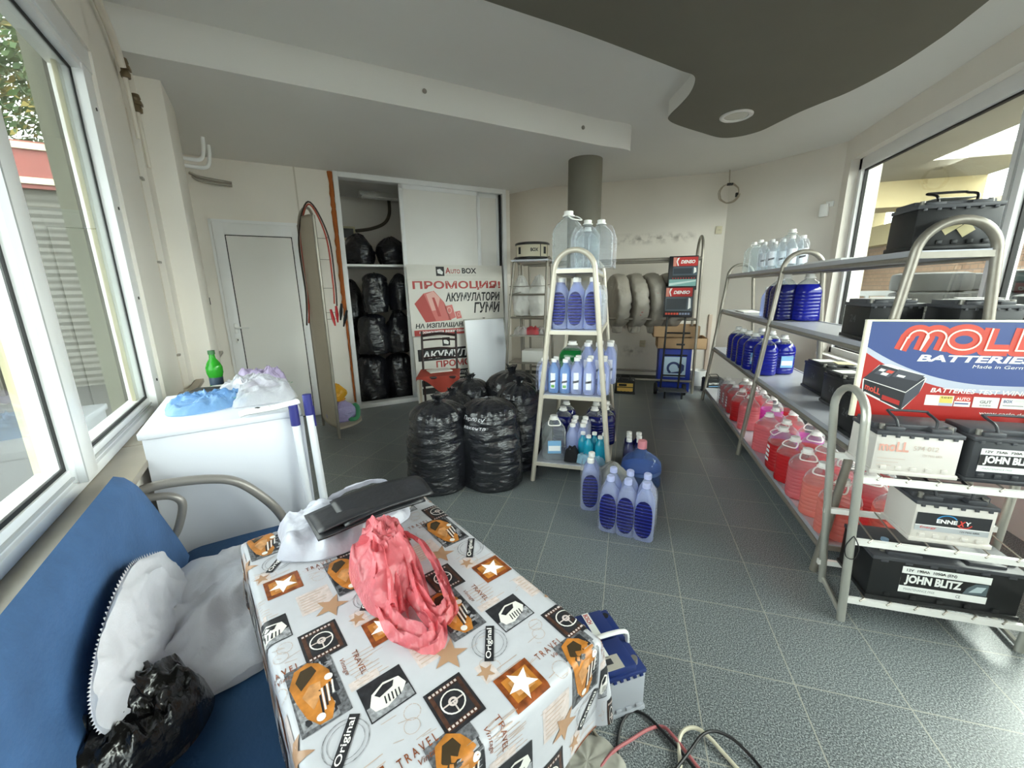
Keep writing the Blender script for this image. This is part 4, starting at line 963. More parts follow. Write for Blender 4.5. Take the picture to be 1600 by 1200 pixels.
# ================================================================= A-frame racks
def arch(mb, c, z0, hw, zt, X, r=.0175):
    """inverted U leaning inwards: c = centre, hw(z) = half width, straight to zt then a half circle"""
    h = hw(zt); pts = [(c-hw(z0), 0, z0), (c-hw((z0+zt)/2), 0, (z0+zt)/2), (c-h, 0, zt)]
    pts += [(c-h*cos(pi*k/16), 0, zt+.13*sin(pi*k/16)) for k in range(1, 16)]
    pts += [(c+h, 0, zt), (c+hw((z0+zt)/2), 0, (z0+zt)/2), (c+hw(z0), 0, z0)]
    return mb.tube(pts, r, 14, 0, False, X)
hwf = lambda z: .275-.1*z
def rack(name, label, cx, ys, along, zs, mt):
    """frames at the stations ys; local x = across, y = along the rack"""
    o = thing(name, label, 'rack', along @ Vector((cx, (ys[0]+ys[-1])/2, 0)))
    for y in ys: arch(MB(), cx, 0, hwf, 1.47, along @ T(0, y, 0)).build('arch_frame', mt, o)
    for z in zs:
        w = hwf(z)-.004
        MB().span((cx-w+.012, ys[0]-.005, z-.006), (cx+w-.012, ys[-1]+.005, z), 0, along).span((cx-w, ys[0]-.005, z-.028), (cx-w+.014, ys[-1]+.005, z+.004), 0, along).span((cx+w-.014, ys[0]-.005, z-.028), (cx+w, ys[-1]+.005, z+.004), 0, along).build('shelf', shelf_grey, o)
        for s in (-1, 1): MB().tube([along @ Vector((cx+s*(w+.004), ys[0], z-.032)), along @ Vector((cx+s*(w+.004), ys[-1], z-.032))], .012, 10).build('shelf_rail', mt, o)
        for y in ys: MB().span((cx-w, y-.012, z-.03), (cx+w, y+.012, z-.006), 0, along).build('cross_bar', mt, o)
    return o
ZS = (.155, .66, 1.10, 1.49)
rack('bottle_rack', 'free-standing beige tubular rack full of washer bottles in the middle of the shop', -.335, [2.64, 3.58], I4, ZS, beige_steel)
rack('long_rack', 'long grey tubular rack along the right window with bottles and batteries', 1.215, [2.045, 3.506, 5.24], I4, ZS, steel)
# ================================================================= bottles
cap_w = M('white_cap', 'f0eeea', .4); lbl_w = M('white_label', 'eef0f2', .5); lbl_b = M('blue_label', '7fb0d8', .5); lbl_green = M('green_label_mark', '6cae4a', .5)
def rows_ribbed(h, a, b, p, ribs=7, amp=.0025):
    rows = [(0, a*.86, b*.86, p), (.006, a*.97, b*.97, p), (.014, a, b, p)]
    z0, z1 = .03, h*.60
    for k in range(ribs):
        z = z0+(z1-z0)*k/ribs; d = (z1-z0)/ribs
        rows += [(z, a, b, p), (z+d*.35, a+amp*.2, b+amp*.2, p), (z+d*.55, a-amp, b-amp, p), (z+d*.75, a, b, p)]
    return rows
def jug(liq, label=None, handle=True, fill=.62, h=.305, a=.082, b=.076, capm=None):
    def mk():
        o = thing('bottle', None, None); rows = rows_ribbed(h, a, b, 3.0)
        rows += [(h*.62, a, b, 3), (h*.70, a*.94, b*.94, 2.8), (h*.78, a*.76, b*.78, 2.5), (h*.85, a*.50, b*.54, 2.2), (h*.89, a*.30, a*.30, 2), (h*.90, a*.30, a*.30, 2), (h*.95, a*.28, a*.28, 2)]
        MB().loft(rows, 32, 0, None, lambda z: 0 if z < h*fill else 1).build('body', [liq, clear_pl], o, 50)
        c = MB().lathe([(0, h*.905), (a*.40, h*.905), (a*.40, h*.925), (a*.34, h*.93)], 24).lathe([(0, h*.93), (.0255, h*.93), (.0255, h*.995), (.022, h), (0, h)], 24)
        capo = c.build('cap', capm or cap_w, o)
        if handle:
            pts = [(-.022, -.012, h*.915), (-.036, -.036, h*.895), (-.038, -.064, h*.835), (0, -.068, h*.825), (.038, -.064, h*.835), (.036, -.036, h*.895), (.022, -.012, h*.915)]
            MB().tube(cr(pts, 5), .0032, 8, 0, False, None, 1.3).build('handle', cap_w, capo)
        if label == 'white':
            m = MB()
            for k in range(4): m.poly([(-.03+.004*k, -b-.002, h*(.2+.1*k)), (.03, -b-.002, h*(.2+.1*k)), (.03, -b-.002, h*(.26+.1*k)), (-.03+.004*k, -b-.002, h*(.26+.1*k))])
            m.build('print', lbl_w, o)
        if label == 'blue':
            MB().grid(lambda u, v: (-.045+.09*u, -b-.0022, h*(.18+.30*v)), 1, 1, 0, None).grid(lambda u, v: (-.04+.08*u, -b-.003, h*(.24+.12*v)), 1, 1, 1).build('label', [lbl_b, lbl_w], o)
        return o
    return mk
def flat_bottle(wall, liq, h=.33, a=.053, b=.044, capm=None):
    """oval washer-fluid bottle with a ribbed window panel on its front"""
    def mk():
        o = thing('bottle', None, None)
        rows = [(0, a*.9, b*.88, 3.4), (.008, a, b, 3.4), (h*.30, a, b, 3.4), (h*.62, a*.97, b*.98, 3.2), (h*.74, a*.82, b*.86, 2.8), (h*.82, a*.58, b*.64, 2.4), (h*.88, .021, .021, 2), (h*.90, .018, .018, 2), (h*.93, .018, .018, 2)]
        MB().loft(rows, 32).build('body', wall, o, 50)
        MB().lathe([(0, h*.91), (.021, h*.91), (.021, h*.985), (.017, h), (0, h)], 22).build('cap', capm or cap_w, o)
        m = MB(); n = 28; R_ = 44; vs = []; fs = []
        for j in range(R_+1):
            v = j/R_; z = h*(.07+.66*v); w = a*.86*(max(0, 1-abs(2*v-1)**3.2))**.5
            for i in range(9):
                x = w*(i/4-1); rib_ = .0022*sin(v*pi*2*11); edge = 1-abs(i/4-1)**4
                vs.append((x, -b*(1.0+.02)-.003*edge*sin(v*pi)-rib_*edge-.002, z))
        for j in range(R_):
            for i in range(8): fs.append([j*9+i, j*9+i+1, (j+1)*9+i+1, (j+1)*9+i])
        m.add(vs, fs); m.m = [1 if 2 < f // 8 < R_-3 and (f//8) % 4 == 3 else 0 for f in range(len(fs))]
        m.build('window_panel', [liq, M('rib_light', '3a46b0', .25)], o, 80); return o
    return mk
def small_bottle(liq, label, h=.235, a=.037):
    def mk():
        o = thing('bottle', None, None)
        rows = [(0, a*.85, a*.85, 2.4), (.008, a, a, 2.4), (h*.62, a, a, 2.4), (h*.72, a*.85, a*.85, 2.2), (h*.82, a*.48, a*.48, 2), (h*.88, a*.38, a*.38, 2), (h*.92, a*.38, a*.38, 2)]
        MB().loft(rows, 22).build('body', liq, o, 50)
        MB().lathe([(0, h*.90), (a*.50, h*.90), (a*.50, h*.99), (a*.4, h), (0, h)], 18).build('cap', cap_w, o)
        if label:
            m = MB(); m.grid(lambda u, v: ((a+.0012)*sin(-1.0+2.0*u), -(a+.0012)*cos(-1.0+2.0*u), h*(.14+.46*v)), 10, 1)
            m.grid(lambda u, v: ((a+.002)*sin(-.6+1.1*u), -(a+.002)*cos(-.6+1.1*u), h*(.30+.06*v)+.01*u), 6, 1, 1)
            if label == 2: m.grid(lambda u, v: ((a+.002)*sin(-.3+.6*u), -(a+.002)*cos(-.3+.6*u), h*(.17+.08*v)), 4, 1, 2)
            m.build('label', [lbl_w, dgrey, lbl_green], o)
        return o
    return mk
def wrap(name, label, x0, y0, x1, y1, z, h, seed=1, neck=.72, shrink=.80):
    """shrink film around a pack: boxy at the bottom, sagging in over the necks"""
    cx, cy = (x0+x1)/2, (y0+y1)/2; a, b = (x1-x0)/2, (y1-y0)/2; rows = []
    for t, k in ((0, .96), (.03, 1.0), (.3, 1.0), (.6, 1.0), (neck, .985), (neck+.1, .93), (neck+.19, shrink)): rows.append((z+h*t, a*k, b*k, 7, cx, cy))
    o = MB().loft(rows, 56, cap=False).build('shrink_wrap', film, None, 60)
    R = rnd(seed)
    for v in o.data.vertices: v.co += Vector((.004*nz(v.co.x*30, v.co.y*30, v.co.z*18), .004*nz(v.co.x*31+5, v.co.y*28, v.co.z*18), 0))
    return tag(o, label, 'shrink wrap')
MK = {'jug_clear': jug(clear_pl), 'jug_pink': jug(liq_pink), 'jug_salmon': jug(liq_salmon), 'jug_red': jug(liq_red), 'jug_redprint': jug(liq_red, 'white'), 'jug_magenta': jug(liq_magenta),
      'jug_pinkprint': jug(liq_red, 'white', False, .70), 'jug_blue': jug(liq_blue, None, False, .72), 'jug_bluelabel': jug(liq_blue, 'blue', False, .72), 'jug_navy': jug(liq_navy, None, False, .74), 'jug_green': jug(liq_green, None, False, .74, .25),
      'jug_plain': jug(clear_pl, None, False), 'jug_waterlabel': jug(clear_pl, 'blue'), 'jug_pinkplain': jug(liq_pink, None, False, .66),
      'flat_blue': flat_bottle(lilac_pl, M('deep_blue_panel', '070c50', .35, spec=.3)), 'flat_wrapped': flat_bottle(lilac_pl, M('deep_blue_panel', '070c50', .35, spec=.3), capm=M('lilac_cap', 'b9bfe6', .35)), 'small_sky2': small_bottle(liq_sky, 2), 'small_sky': small_bottle(lilac_pl, 1), 'small_cyan': small_bottle(liq_cyan, 0, .20, .033), 'small_lilac': small_bottle(lilac_pl, 0, .21, .036),
      'small_white': small_bottle(clear_pl, 1, .21, .036), 'small_blue': small_bottle(liq_navy, 0, .21, .036)}
def bt(kind, x, y, z, label, group=None, rz=0.0, s=1.0): return place(kind, MK[kind], (x, y, z), label, 'bottle', group, rz, scale=s)
# ---- middle rack, from the top
z = 1.494
bt('jug_clear', -.395, 2.76, z, 'clear jug with white handle, tallest on top of the middle bottle rack', None, .9, 1.16)
bt('jug_plain', -.28, 2.84, z, 'clear capped jug second from the left on top of the middle rack', None, 0, 1.0)
bt('jug_plain', -.19, 2.80, z, 'clear capped jug at the right end on top of the middle rack', None, 0, .97)
bt('jug_plain', -.30, 3.05, z, 'clear jug behind the others on top of the middle rack', None, 0, .95)
wrap('w', 'loose clear film around the jugs on top of the middle rack', -.385, 2.74, -.095, 3.13, z, .33, 2, .6, .82)
z = 1.104
for k, (x, lb) in enumerate(((-.437, 'left'), (-.330, 'middle'), (-.223, 'right'))):
    bt('flat_blue', x, 2.70, z, 'flat blue bottle, %s of three at the front of the upper rack shelf' % lb, 'flat blue bottles on the middle rack')
for k, (x, lb) in enumerate(((-.437, 'left'), (-.330, 'middle'), (-.223, 'right'))):
    bt('flat_blue', x, 2.80, z, 'flat blue washer bottle hidden behind the front row of the upper rack shelf', 'second row on the upper rack shelf')
wrap('w', 'clear shrink film round the six flat blue bottles of the upper shelf', -.49, 2.648, -.168, 2.85, z, .335, 3)
for y in (2.98, 3.15, 3.32): bt('jug_plain', -.245, y, z, 'clear jug at the right side of the upper rack shelf behind the blue bottles', 'clear jugs on the upper rack shelf')
wrap('w', 'hazy film over the clear jugs at the right side of the upper shelf', -.40, 2.89, -.155, 3.42, z, .31, 4)
z = .664
for k, (x, y) in enumerate(((-.575, 2.72), (-.50, 2.69), (-.42, 2.69), (-.575, 2.80), (-.50, 2.78), (-.42, 2.78))):
    bt('small_sky2' if k in (1, 2) else 'small_sky', x+.03, y+.0, z, ['pale blue bottle at the left edge of the middle shelf', 'small bottle with green label mark, second from left on the middle shelf', 'small bottle with green label mark, third from left on the middle shelf', 'small lilac bottle behind the left edge bottle of the middle shelf', 'small lilac bottle behind the second bottle of the middle shelf', 'small lilac bottle behind the third bottle of the middle shelf'][k], 'small bottles on the middle shelf')
wrap('w', 'crinkled film around the left pack on the middle shelf', -.592, 2.645, -.352, 2.83, z, .245, 5)
for k, (x, y) in enumerate(((-.312, 2.69), (-.228, 2.69), (-.135, 2.70), (-.312, 2.775), (-.228, 2.775), (-.135, 2.785))):
    bt('small_sky', x, y, z, ['white labelled bottle, first of the right pack on the middle shelf', 'white labelled bottle, second of the right pack on the middle shelf', 'white labelled bottle at the right post of the middle shelf', 'labelled bottle behind the first of the right pack', 'labelled bottle behind the second of the right pack', 'labelled bottle behind the right post bottle'][k], 'small bottles on the middle shelf', s=1.06)
wrap('w', 'clear film around the right pack on the middle shelf', -.355, 2.645, -.09, 2.83, z, .25, 6)
bt('jug_green', -.40, 3.12, z, 'green filled jug at the back of the middle rack shelf', None, 0, 1.22)
for k, (x, y) in enumerate(((-.265, 3.02), (-.18, 3.02), (-.10, 3.05), (-.265, 3.13), (-.18, 3.13), (-.10, 3.16))): bt('small_sky', x-.01, y, z, 'tall pale blue bottle in the rear pack of the middle rack shelf', 'rear pack on the middle rack shelf', s=1.32)
wrap('w', 'film around the tall rear pack on the middle shelf', -.325, 2.97, -.06, 3.22, z, .33, 7)
z = .159
bt('jug_waterlabel', -.475, 2.74, z, 'clear water jug with blue label on the bottom rack shelf', None, .25, 1.05)
for k, (x, y) in enumerate(((-.345, 2.79), (-.27, 2.80), (-.345, 2.88), (-.27, 2.88), (-.345, 2.97), (-.27, 2.97))): bt('small_lilac', x, y, z, 'lilac bottle in the film pack beside the water jug', 'lilac pack on the bottom rack shelf', s=1.2)
wrap('w', 'film pack of lilac bottles beside the water jug on the bottom shelf', -.39, 2.745, -.225, 3.02, z, .26, 8)
for k, (x, y) in enumerate(((-.205, 2.70), (-.125, 2.70), (-.25, 2.76), (-.17, 2.77), (-.10, 2.77))): bt('small_cyan', x-.015, y, z, 'small cyan bottle, number %s from the left on the bottom rack shelf' % ('one', 'two', 'three', 'four', 'five')[k], 'cyan bottles on the bottom rack shelf', s=1.02)
for k, (x, y) in enumerate(((-.18, 2.95), (-.10, 3.0), (-.18, 3.10), (-.10, 3.13))): bt('jug_navy', x-.03, y+.12, z, 'dark blue jug behind the cyan bottles on the bottom shelf', 'dark blue jugs on the bottom rack shelf')
for k, (x, y) in enumerate(((-.45, 3.0), (-.45, 3.17))): bt('jug_navy', x, y+.02, z, 'dark blue jug deep on the left of the bottom rack shelf', 'dark blue jugs at the back left')
cyan_film = M_film('cyan_film', '9cc8de', .6, .3, 'd0ecf8', .5, bump=(26, .6))
o = sheet(MB(), [(-.30, 2.66), (-.29, 2.72), (-.22, 2.74), (-.13, 2.73), (-.10, 2.68), (-.14, 2.645), (-.22, 2.64)], Matrix.Translation((0, 0, .163)), .05, .03, 71, 12, 70, 0, 14, .004, .003, None, True)
tag(o.build('film_scrap', cyan_film, None, 70), 'torn pale cyan film lying before the cyan bottles on the bottom shelf', 'film')
o = sheet(MB(), [(-.385, 2.665), (-.375, 2.71), (-.33, 2.735), (-.285, 2.72), (-.28, 2.67), (-.33, 2.65)], Matrix.Translation((0, 0, .163)), .085, .03, 72, 12, 70, 0, 14, .004, .003, None, True)
tag(o.build('black_rag', M('black_cloth', '15151a', .9)), 'black rag bundle on the bottom shelf beside the cyan film', 'rag')
# ---- floor packs in front of the middle rack
for j, (dy, rn) in enumerate(((0, 'front'), (.115, 'rear'))):
    for k, (dx, cn) in enumerate(((0, 'left'), (.095, 'middle'), (.19, 'right'))):
        bt('flat_wrapped', -.045+dx+.03*j*0+.012*j, 2.15-.02*k+dy, .001, 'flat blue bottle in the floor pack of six, %s row, %s' % (rn, cn), 'pack of six on the floor', -.18, 1.02)
def fwrap(cx, cy, a, b, h, rz, label, seed):
    o = wrap('w', label, -a, -b, a, b, 0, h, seed, .62, .80); o.location = (cx, cy, .001); o.rotation_euler = (0, 0, rz); return o
fwrap(.055, 2.188, .153, .108, .35, -.20, 'clear shrink film around the pack of six blue bottles on the floor', 9)
bt('flat_blue', -.175, 2.36, .001, 'flat lilac and blue bottle on the floor left of the pack of six', None, .12, 1.03)
bt('flat_blue', -.178, 2.475, .001, 'flat blue bottle standing behind the single one left of the pack', None, .12, 1.0)
fwrap(-.177, 2.41, .062, .112, .35, .12, 'clear film around the two blue bottles left of the pack of six', 10)
gf = M_film('grey_film', 'b4b4b0', .55, .4, 'e4e4e0', .5, bump=(26, .7))
o = garbage(MB(), .24, .10, 44.0, knot=0, lump=.55, neck=False).build('film_ball', gf, None, 70); o.location = (-.045, 2.56, 0); tag(o, 'crumpled ball of grey film between the blue packs on the floor', 'film')
def mk_water():
    o = thing('water_bottle', None, None); wl = M_film('blue_water_wall', '6f8cc4', .26, .05, 'b4c8ee', 1.6)
    MB().lathe([(0, 0), (.12, 0), (.135, .015), (.135, .06), (.128, .07), (.135, .08), (.135, .155), (.128, .175), (.10, .205), (.055, .235), (.034, .25), (.028, .262), (.028, .285)], 40).build('body', wl, o)
    MB().lathe([(0, .27), (.031, .27), (.031, .315), (.028, .325), (0, .325)], 24).build('cap', M('pink_cap', 'd98a94', .45), o)
    MB().lathe([(.137, .105), (.139, .11), (.139, .125), (.137, .13)], 40).build('band', M_film('water_band', '6a86c0', .6, .1), o); return o
place('water', mk_water, (.145, 2.78, 0), 'blue water cooler bottle with pink cap on the floor behind the pack of six', 'bottle')
for k, (x, y) in enumerate(((.06, 3.02), (.135, 3.02), (.06, 3.10), (.135, 3.10), (.06, 3.18), (.135, 3.18))): bt('small_blue', x, y, .001, 'dark blue bottle in the film pack behind the water cooler bottle', 'dark blue floor pack', s=1.15)
fwrap(.098, 3.10, .085, .13, .25, 0, 'film around the dark blue pack behind the water cooler bottle', 11)
# ---- long rack by the window: top shelf, bottles only at the far end
z = 1.494
bt('jug_clear', 1.16, 4.62, z, 'clear jug at the far left end of the top window rack shelf', None, 0, .93)
bt('jug_plain', 1.16, 4.42, z, 'clear jug second from the far end of the top window rack shelf', None, 0, .93)
for k, (x, y, n) in enumerate(((1.14, 4.22, 'first'), (1.22, 4.22, 'second'), (1.14, 4.02, 'third'), (1.22, 4.02, 'fourth'), (1.29, 3.80, 'fifth'), (1.21, 3.78, 'sixth'))):
    bt('small_white', x, y, z, 'small white bottle with dark mark, %s from the far end of the top window shelf' % n, 'white bottles on the top window shelf', s=1.18)
bt('jug_plain', 1.28, 4.02, z, 'taller clear jug rising behind the small white bottles of the top window shelf', None, 0, 1.05)
wrap('w', 'clear film round the small white bottles on the top window shelf', 1.095, 3.72, 1.335, 4.28, z, .26, 12)
# upper shelf
z = 1.104
for k, y in enumerate((4.08, 3.97)): bt('small_sky', 1.17, y, z, 'lilac bottle at the far end of the upper window shelf, %s one' % ('farther', 'nearer')[k], 'lilac bottles on the upper window shelf', s=1.06)
bt('jug_navy', 1.17, 3.79, z, 'hazy dark blue jug left of the arch on the upper window shelf', None, 0, 1.08)
bt('jug_navy', 1.16, 3.62, z, 'clear shouldered jug with dark fluid just behind the window rack arch', None, .1, 1.12)
bt('jug_blue', 1.29, 3.56, z, 'bright blue jug right of the arch on the upper window shelf', None, .2, 1.12)
# middle shelf: blue jugs
z = .664
for k, (x, y, kd, lb) in enumerate(((1.06, 4.42, 'jug_blue', 'farthest front'), (1.06, 4.24, 'jug_blue', 'second front'), (1.06, 4.05, 'jug_blue', 'third front'), (1.065, 3.86, 'jug_bluelabel', 'fourth front'), (1.085, 3.64, 'jug_blue', 'nearest front'), (1.23, 4.30, 'jug_blue', 'farther rear'), (1.24, 4.05, 'jug_blue', 'middle rear'), (1.23, 3.72, 'jug_bluelabel', 'nearest rear'))):
    bt(kd, x, y, z, 'blue washer jug on the middle window shelf, %s one' % lb, 'blue jugs on the middle window shelf', 0 if k < 7 else .2, 1.02)
# bottom shelf: pink and red jugs
z = .159
B = [('jug_pinkprint', 1.045, 4.52, 'far pack, farthest in front'), ('jug_pinkprint', 1.045, 4.37, 'far pack, second in front'), ('jug_pinkprint', 1.045, 4.22, 'far pack, third in front'), ('jug_pinkprint', 1.20, 4.52, 'far pack, farthest behind'), ('jug_pinkprint', 1.20, 4.37, 'far pack, second behind'), ('jug_pinkprint', 1.20, 4.22, 'far pack, third behind'),
     ('jug_red', 1.045, 3.97, 'bright red, just beyond the middle arch'), ('jug_pinkplain', 1.05, 3.74, 'ribbed pink, behind the middle arch post'), ('jug_pinkplain', 1.20, 3.95, 'pink, second row beyond the middle arch'), ('jug_magenta', 1.22, 3.74, 'magenta, second row by the middle arch'), ('jug_red', 1.36, 3.80, 'red, third row by the wall beyond the arch'),
     ('jug_pinkplain', 1.04, 3.22, 'tall pale pink, first on the near side of the arch'), ('jug_pinkplain', 1.13, 3.38, 'pink with white cap, second row right after the arch'), ('jug_pinkplain', 1.22, 3.30, 'pink, third row after the arch'), ('jug_magenta', 1.10, 3.06, 'magenta, behind the dark red printed one'), ('jug_magenta', 1.26, 3.08, 'magenta, third row beyond the dark red one'), 
     ('jug_redprint', 1.03, 2.90, 'dark red with white side print'), ('jug_red', 1.035, 2.715, 'dark red with white strap handle'), ('jug_red', 1.20, 2.86, 'red, second row beside the magenta ones'), ('jug_pink', 1.03, 2.52, 'large pink with hanging white handle'), ('jug_pink', 1.19, 2.66, 'pink, second row with a tilted handle'), ('jug_salmon', 1.035, 2.325, 'salmon, second from the near arch'), ('jug_pink', 1.19, 2.47, 'pink, second row with square handle'), ('jug_salmon', 1.04, 2.135, 'salmon, nearest to the near arch'), ('jug_pink', 1.22, 2.27, 'pink, second row behind the battery stand post'), ('jug_salmon', 1.24, 2.09, 'salmon, second row seen under the white battery'), ('jug_red', 1.37, 2.50, 'red, third row by the window'), ('jug_red', 1.40, 2.12, 'red, third row behind the white battery')]
for k, (kd, x, y, lb) in enumerate(B):
    if kd == 'jug_pinkprint':
        bt(kd, x, y, z, 'printed red-pink bottle, %s' % lb, 'jugs on the bottom window shelf', -pi/2, .92)
    else: bt(kd, x, y, z, 'bottom window shelf jug, %s' % lb, 'jugs on the bottom window shelf', (-pi/2 if kd == 'jug_redprint' else -.5+.35*sin(k*2.1)), .98 if x < 1.3 else .9)
wrap('w', 'shrink film around the printed red-pink pack at the far end of the bottom shelf', .955, 4.13, 1.285, 4.61, z, .30, 13)
# ================================================================= batteries
bcase = M('battery_black', '1b1c1e', .42, var=.05); bgrey = M('battery_grey_lid', '46474c', .45); bwhite = M('battery_white', 'd8d2cc', .4); lead_m = M('lead_terminal', '8f8c86', .5, metal=.6)
def battery(name, label, loc, L_, W_, H_, case, lid, rz=0.0, handle=False, group=None, top=None, lidh=.032, extra=None):
    """car battery: case with foot ledge, stepped lid, terminals, plugs strip"""
    o = thing(name, label, 'battery', (0, 0, 0), group)
    b = MB().box((0, 0, (H_-lidh)/2), (L_, W_, H_-lidh), 0, None, .004).box((0, 0, .010), (L_+.012, W_+.012, .018), 0, None, .004)
    for k in range(5): b.box((-L_*.36+L_*.18*k, -W_/2-.002, .030), (.02, .008, .016), 0, None, .002)
    b.build('case', case, o)
    l = MB().box((0, 0, H_-lidh+.008), (L_+.006, W_+.006, .016), 0, None, .003).box((0, .012, H_-.010), (L_*.98, W_*.70, .022), 0, None, .004)
    for s in (-1, 1): l.box((s*L_*.27, -W_*.33, H_-.012), (L_*.24, W_*.2, .016), 0, None, .003)
    for k in range(6): l.box((-L_*.42+L_*.165*k, -W_/2-.002, H_-lidh-.002), (L_*.05, .006, .010), 0, None, .001)
    lido = l.build('lid', lid, o)
    for s in (-1, 1): MB().lathe([(0, 0), (.0095, 0), (.0085, .02), (0, .021)], 16, 0, T(s*L_*.40, -W_*.32, H_-.018)).build('terminal', lead_m, lido)
    if handle:
        MB().tube(cr([(-L_*.22, -W_*.36, H_-.01), (-L_*.24, -W_*.30, H_+.02), (-L_*.24, .0, H_+.035), (-L_*.2, W_*.05, H_+.04), (L_*.2, W_*.05, H_+.04), (L_*.24, .0, H_+.035), (L_*.24, -W_*.30, H_+.02), (L_*.22, -W_*.36, H_-.01)], 4), .005, 8).build('handle', handle, o)
    if top:
        x0, y0, x1, y1, m = top; MB().box(((x0+x1)/2, (y0+y1)/2, H_+.003), (x1-x0, y1-y0, .002), 0, T(0, 0, 0, 0)).build('warranty_card', m, o)
    if extra: extra(o)
    o.location = loc; o.rotation_euler = (0, 0, rz); return o
cream_card = M('cream_card', 'e4d8a8', .6)
def card(o, dx, dy, z, w, d, m, r, ry=0): MB().box((0, 0, 0), (w, d, .0016), 0, T(dx, dy, z, r, 0, ry)).build('warranty_card', m, o)
def mark(o, L_, H_):
    MB().text('24', -.028, .0, .028, .036, 0, 0, frame((-L_/2-.0016, .02, H_*.42), (0, -1, 0), (-1, 0, 0)), .01).build('embossed_mark', M('grey_mark', '6a6c70', .5), o)
for k, (x, y, L_, W2, lb) in enumerate(((1.325, 3.10, .20, .31, 'farthest of three black batteries on the middle window shelf'), (1.285, 2.71, .22, .24, 'middle one of three black batteries on the middle window shelf'), (1.165, 2.21, .27, .18, 'nearest of three black batteries on the middle window shelf'))):
    def ex(o, k=k, L_=L_, W2=W2):
        card(o, -.03, .04, .2025, .11, .09, paper if k != 2 else cream_card, .15); card(o, .04, -.05, .2035, .09, .10, cream_card if k == 0 else paper, -.1)
        MB().text('24', -.028, .0, .028, .036, 0, 0, frame((-L_/2-.0016, 0, .085), (0, -1, 0), (-1, 0, 0)), .01).build('embossed_mark', M('grey_mark', '55575b', .5), o)
    battery('car_battery', lb, (x, y, .664), L_, W2, .20, bcase, bcase, 0, False, 'black batteries on the window rack', None, .032, ex)
for k, (x, y, lb) in enumerate(((1.175, 2.37, 'black battery with papers on top, left on the upper window shelf'), (1.39, 2.17, 'black battery with papers on top, right on the upper window shelf'))):
    def ex(o, k=k):
        card(o, -.02, -.02, .1935, .14, .10, paper, .3); card(o, .03, .03, .1975, .13, .10, paper, -.4)
        if k == 0: mark(o, .20, .19)
    battery('car_battery', lb, (x, y, 1.104), .20, .235 if k == 0 else .20, .19, bcase, bgrey, 0, False, 'black batteries on the window rack', None, .032, ex)
def ex(o):
    MB().box((0, 0, 0), (.06, .04, .0012), 0, frame((-.02, -.0892, .09), (.80, 0, .6), (0, -1, 0))).box((0, 0, 0), (.045, .04, .0012), 0, frame((.03, -.0892, .075), (.80, 0, .6), (0, -1, 0))).build('sticker', cream_card, o)
    card(o, 0, -.02, .2, .14, .08, paper, .1)
battery('car_battery', 'black battery with a carry handle alone on the top window shelf', (1.235, 2.19, 1.494), .27, .175, .19, bcase, bgrey, 0, black, 'black batteries on the window rack', None, .032, ex)
tag(MB().span((1.13, 2.75, 1.494), (1.30, 3.25, 1.51), 0, None, .002).build('white_tray', white_p), 'white flat sheet lying on the top window shelf', 'sheet')
tag(MB().span((1.12, 4.55, 1.103), (1.28, 4.9, 1.112), 0, None, .002).build('white_sheet', paper), 'white sheet of paper on the far end of the upper window shelf', 'sheet')
tag(MB().box((1.42, 2.06, 1.525), (.09, .10, .05), 0, None, .004).build('clear_box', clear_pl), 'small clear plastic box beside the handled battery on the top shelf', 'box') if False else None
# ================================================================= battery stand with the sign
NS = thing('battery_stand', 'low silver tubular stand of car batteries at the right front', 'stand', (1.2, 1.85, 0))
galv = M('galvanised_steel', 'b9b8b0', .32, metal=.5, var=.05, vscale=12)
def side(xf, xt):
    yl, yr = 1.724, 1.966; hw = (yr-yl)/2; pts = [(xf, yl, 0), ((xf+xt)/2, yl, .45)]
    for k in range(0, 13): a = pi*k/12; pts.append((xt, (yl+yr)/2-hw*cos(a), .865+.10*sin(a)))
    pts += [((xf+xt)/2+.012, yr, .45), (xf+.026, yr, 0)]
    return MB().tube(pts, .0135, 12, 0, False, None, 1.15)
side(.92, .872).build('side_frame', galv, NS); side(1.493, 1.54).build('side_frame', galv, NS)
for xx in (.92, 1.493): MB().tube([(xx, 1.724, .02), (xx+.026, 1.966, .02)], .010, 8).build('foot_bar', galv, NS)
for zz in (.105, .372, .638):
    k = .92-.05*zz
    m = MB().span((k, 1.716, zz-.014), (1.493+.05*zz, 1.732, zz+.010)).span((k, 1.958, zz-.014), (1.493+.05*zz, 1.974, zz+.010))
    m.build('shelf_rail', white_metal, NS)
    for q in range(6):
        x = k+.05+.09*q; MB().tube([(x, 1.712, zz+.006), (x+.02, 1.725, zz+.012), (x+.05, 1.965, zz+.012)], .0032, 6).build('shelf_wire', steel, NS)
def face(o): return frame(o, (1, 0, 0), (0, -1, 0))
def label_jb(m, w, h, X, full=True):
    m.rect(0, 0, w, h, 0, 0, X); m.rect(0, h*.26, w, h*.74, .0005, 1, X); m.text('JOHN BLITZ' if full else 'JOHN BLITZ', w*.05, h*.30, w*.70, h*.70, .001, 0, X, .05)
    m.text('12V  190Ah  1050A (EN)' if full else '12V  75Ah  720A (EN)', w*.05, h*.80, w*.62, h*.93, .001, 1, X, .02); m.text('MAINTENANCE FREE', w*.06, h*.10, w*.42, h*.18, .001, 2, X)
    m.poly([(w*.72, h*.28, .001), (w*.98, h*.30, .001), (w*.98, h*.72, .001), (w*.84, h*.70, .001), (w*.76, h*.52, .001)], 3, X); m.poly([(w*.78, h*.36, .0014), (w*.92, h*.40, .0014), (w*.96, h*.62, .0014), (w*.86, h*.60, .0014)], 4, X)
    m.text('CE', w*.66, h*.08, w*.71, h*.19, .001, 1, X)
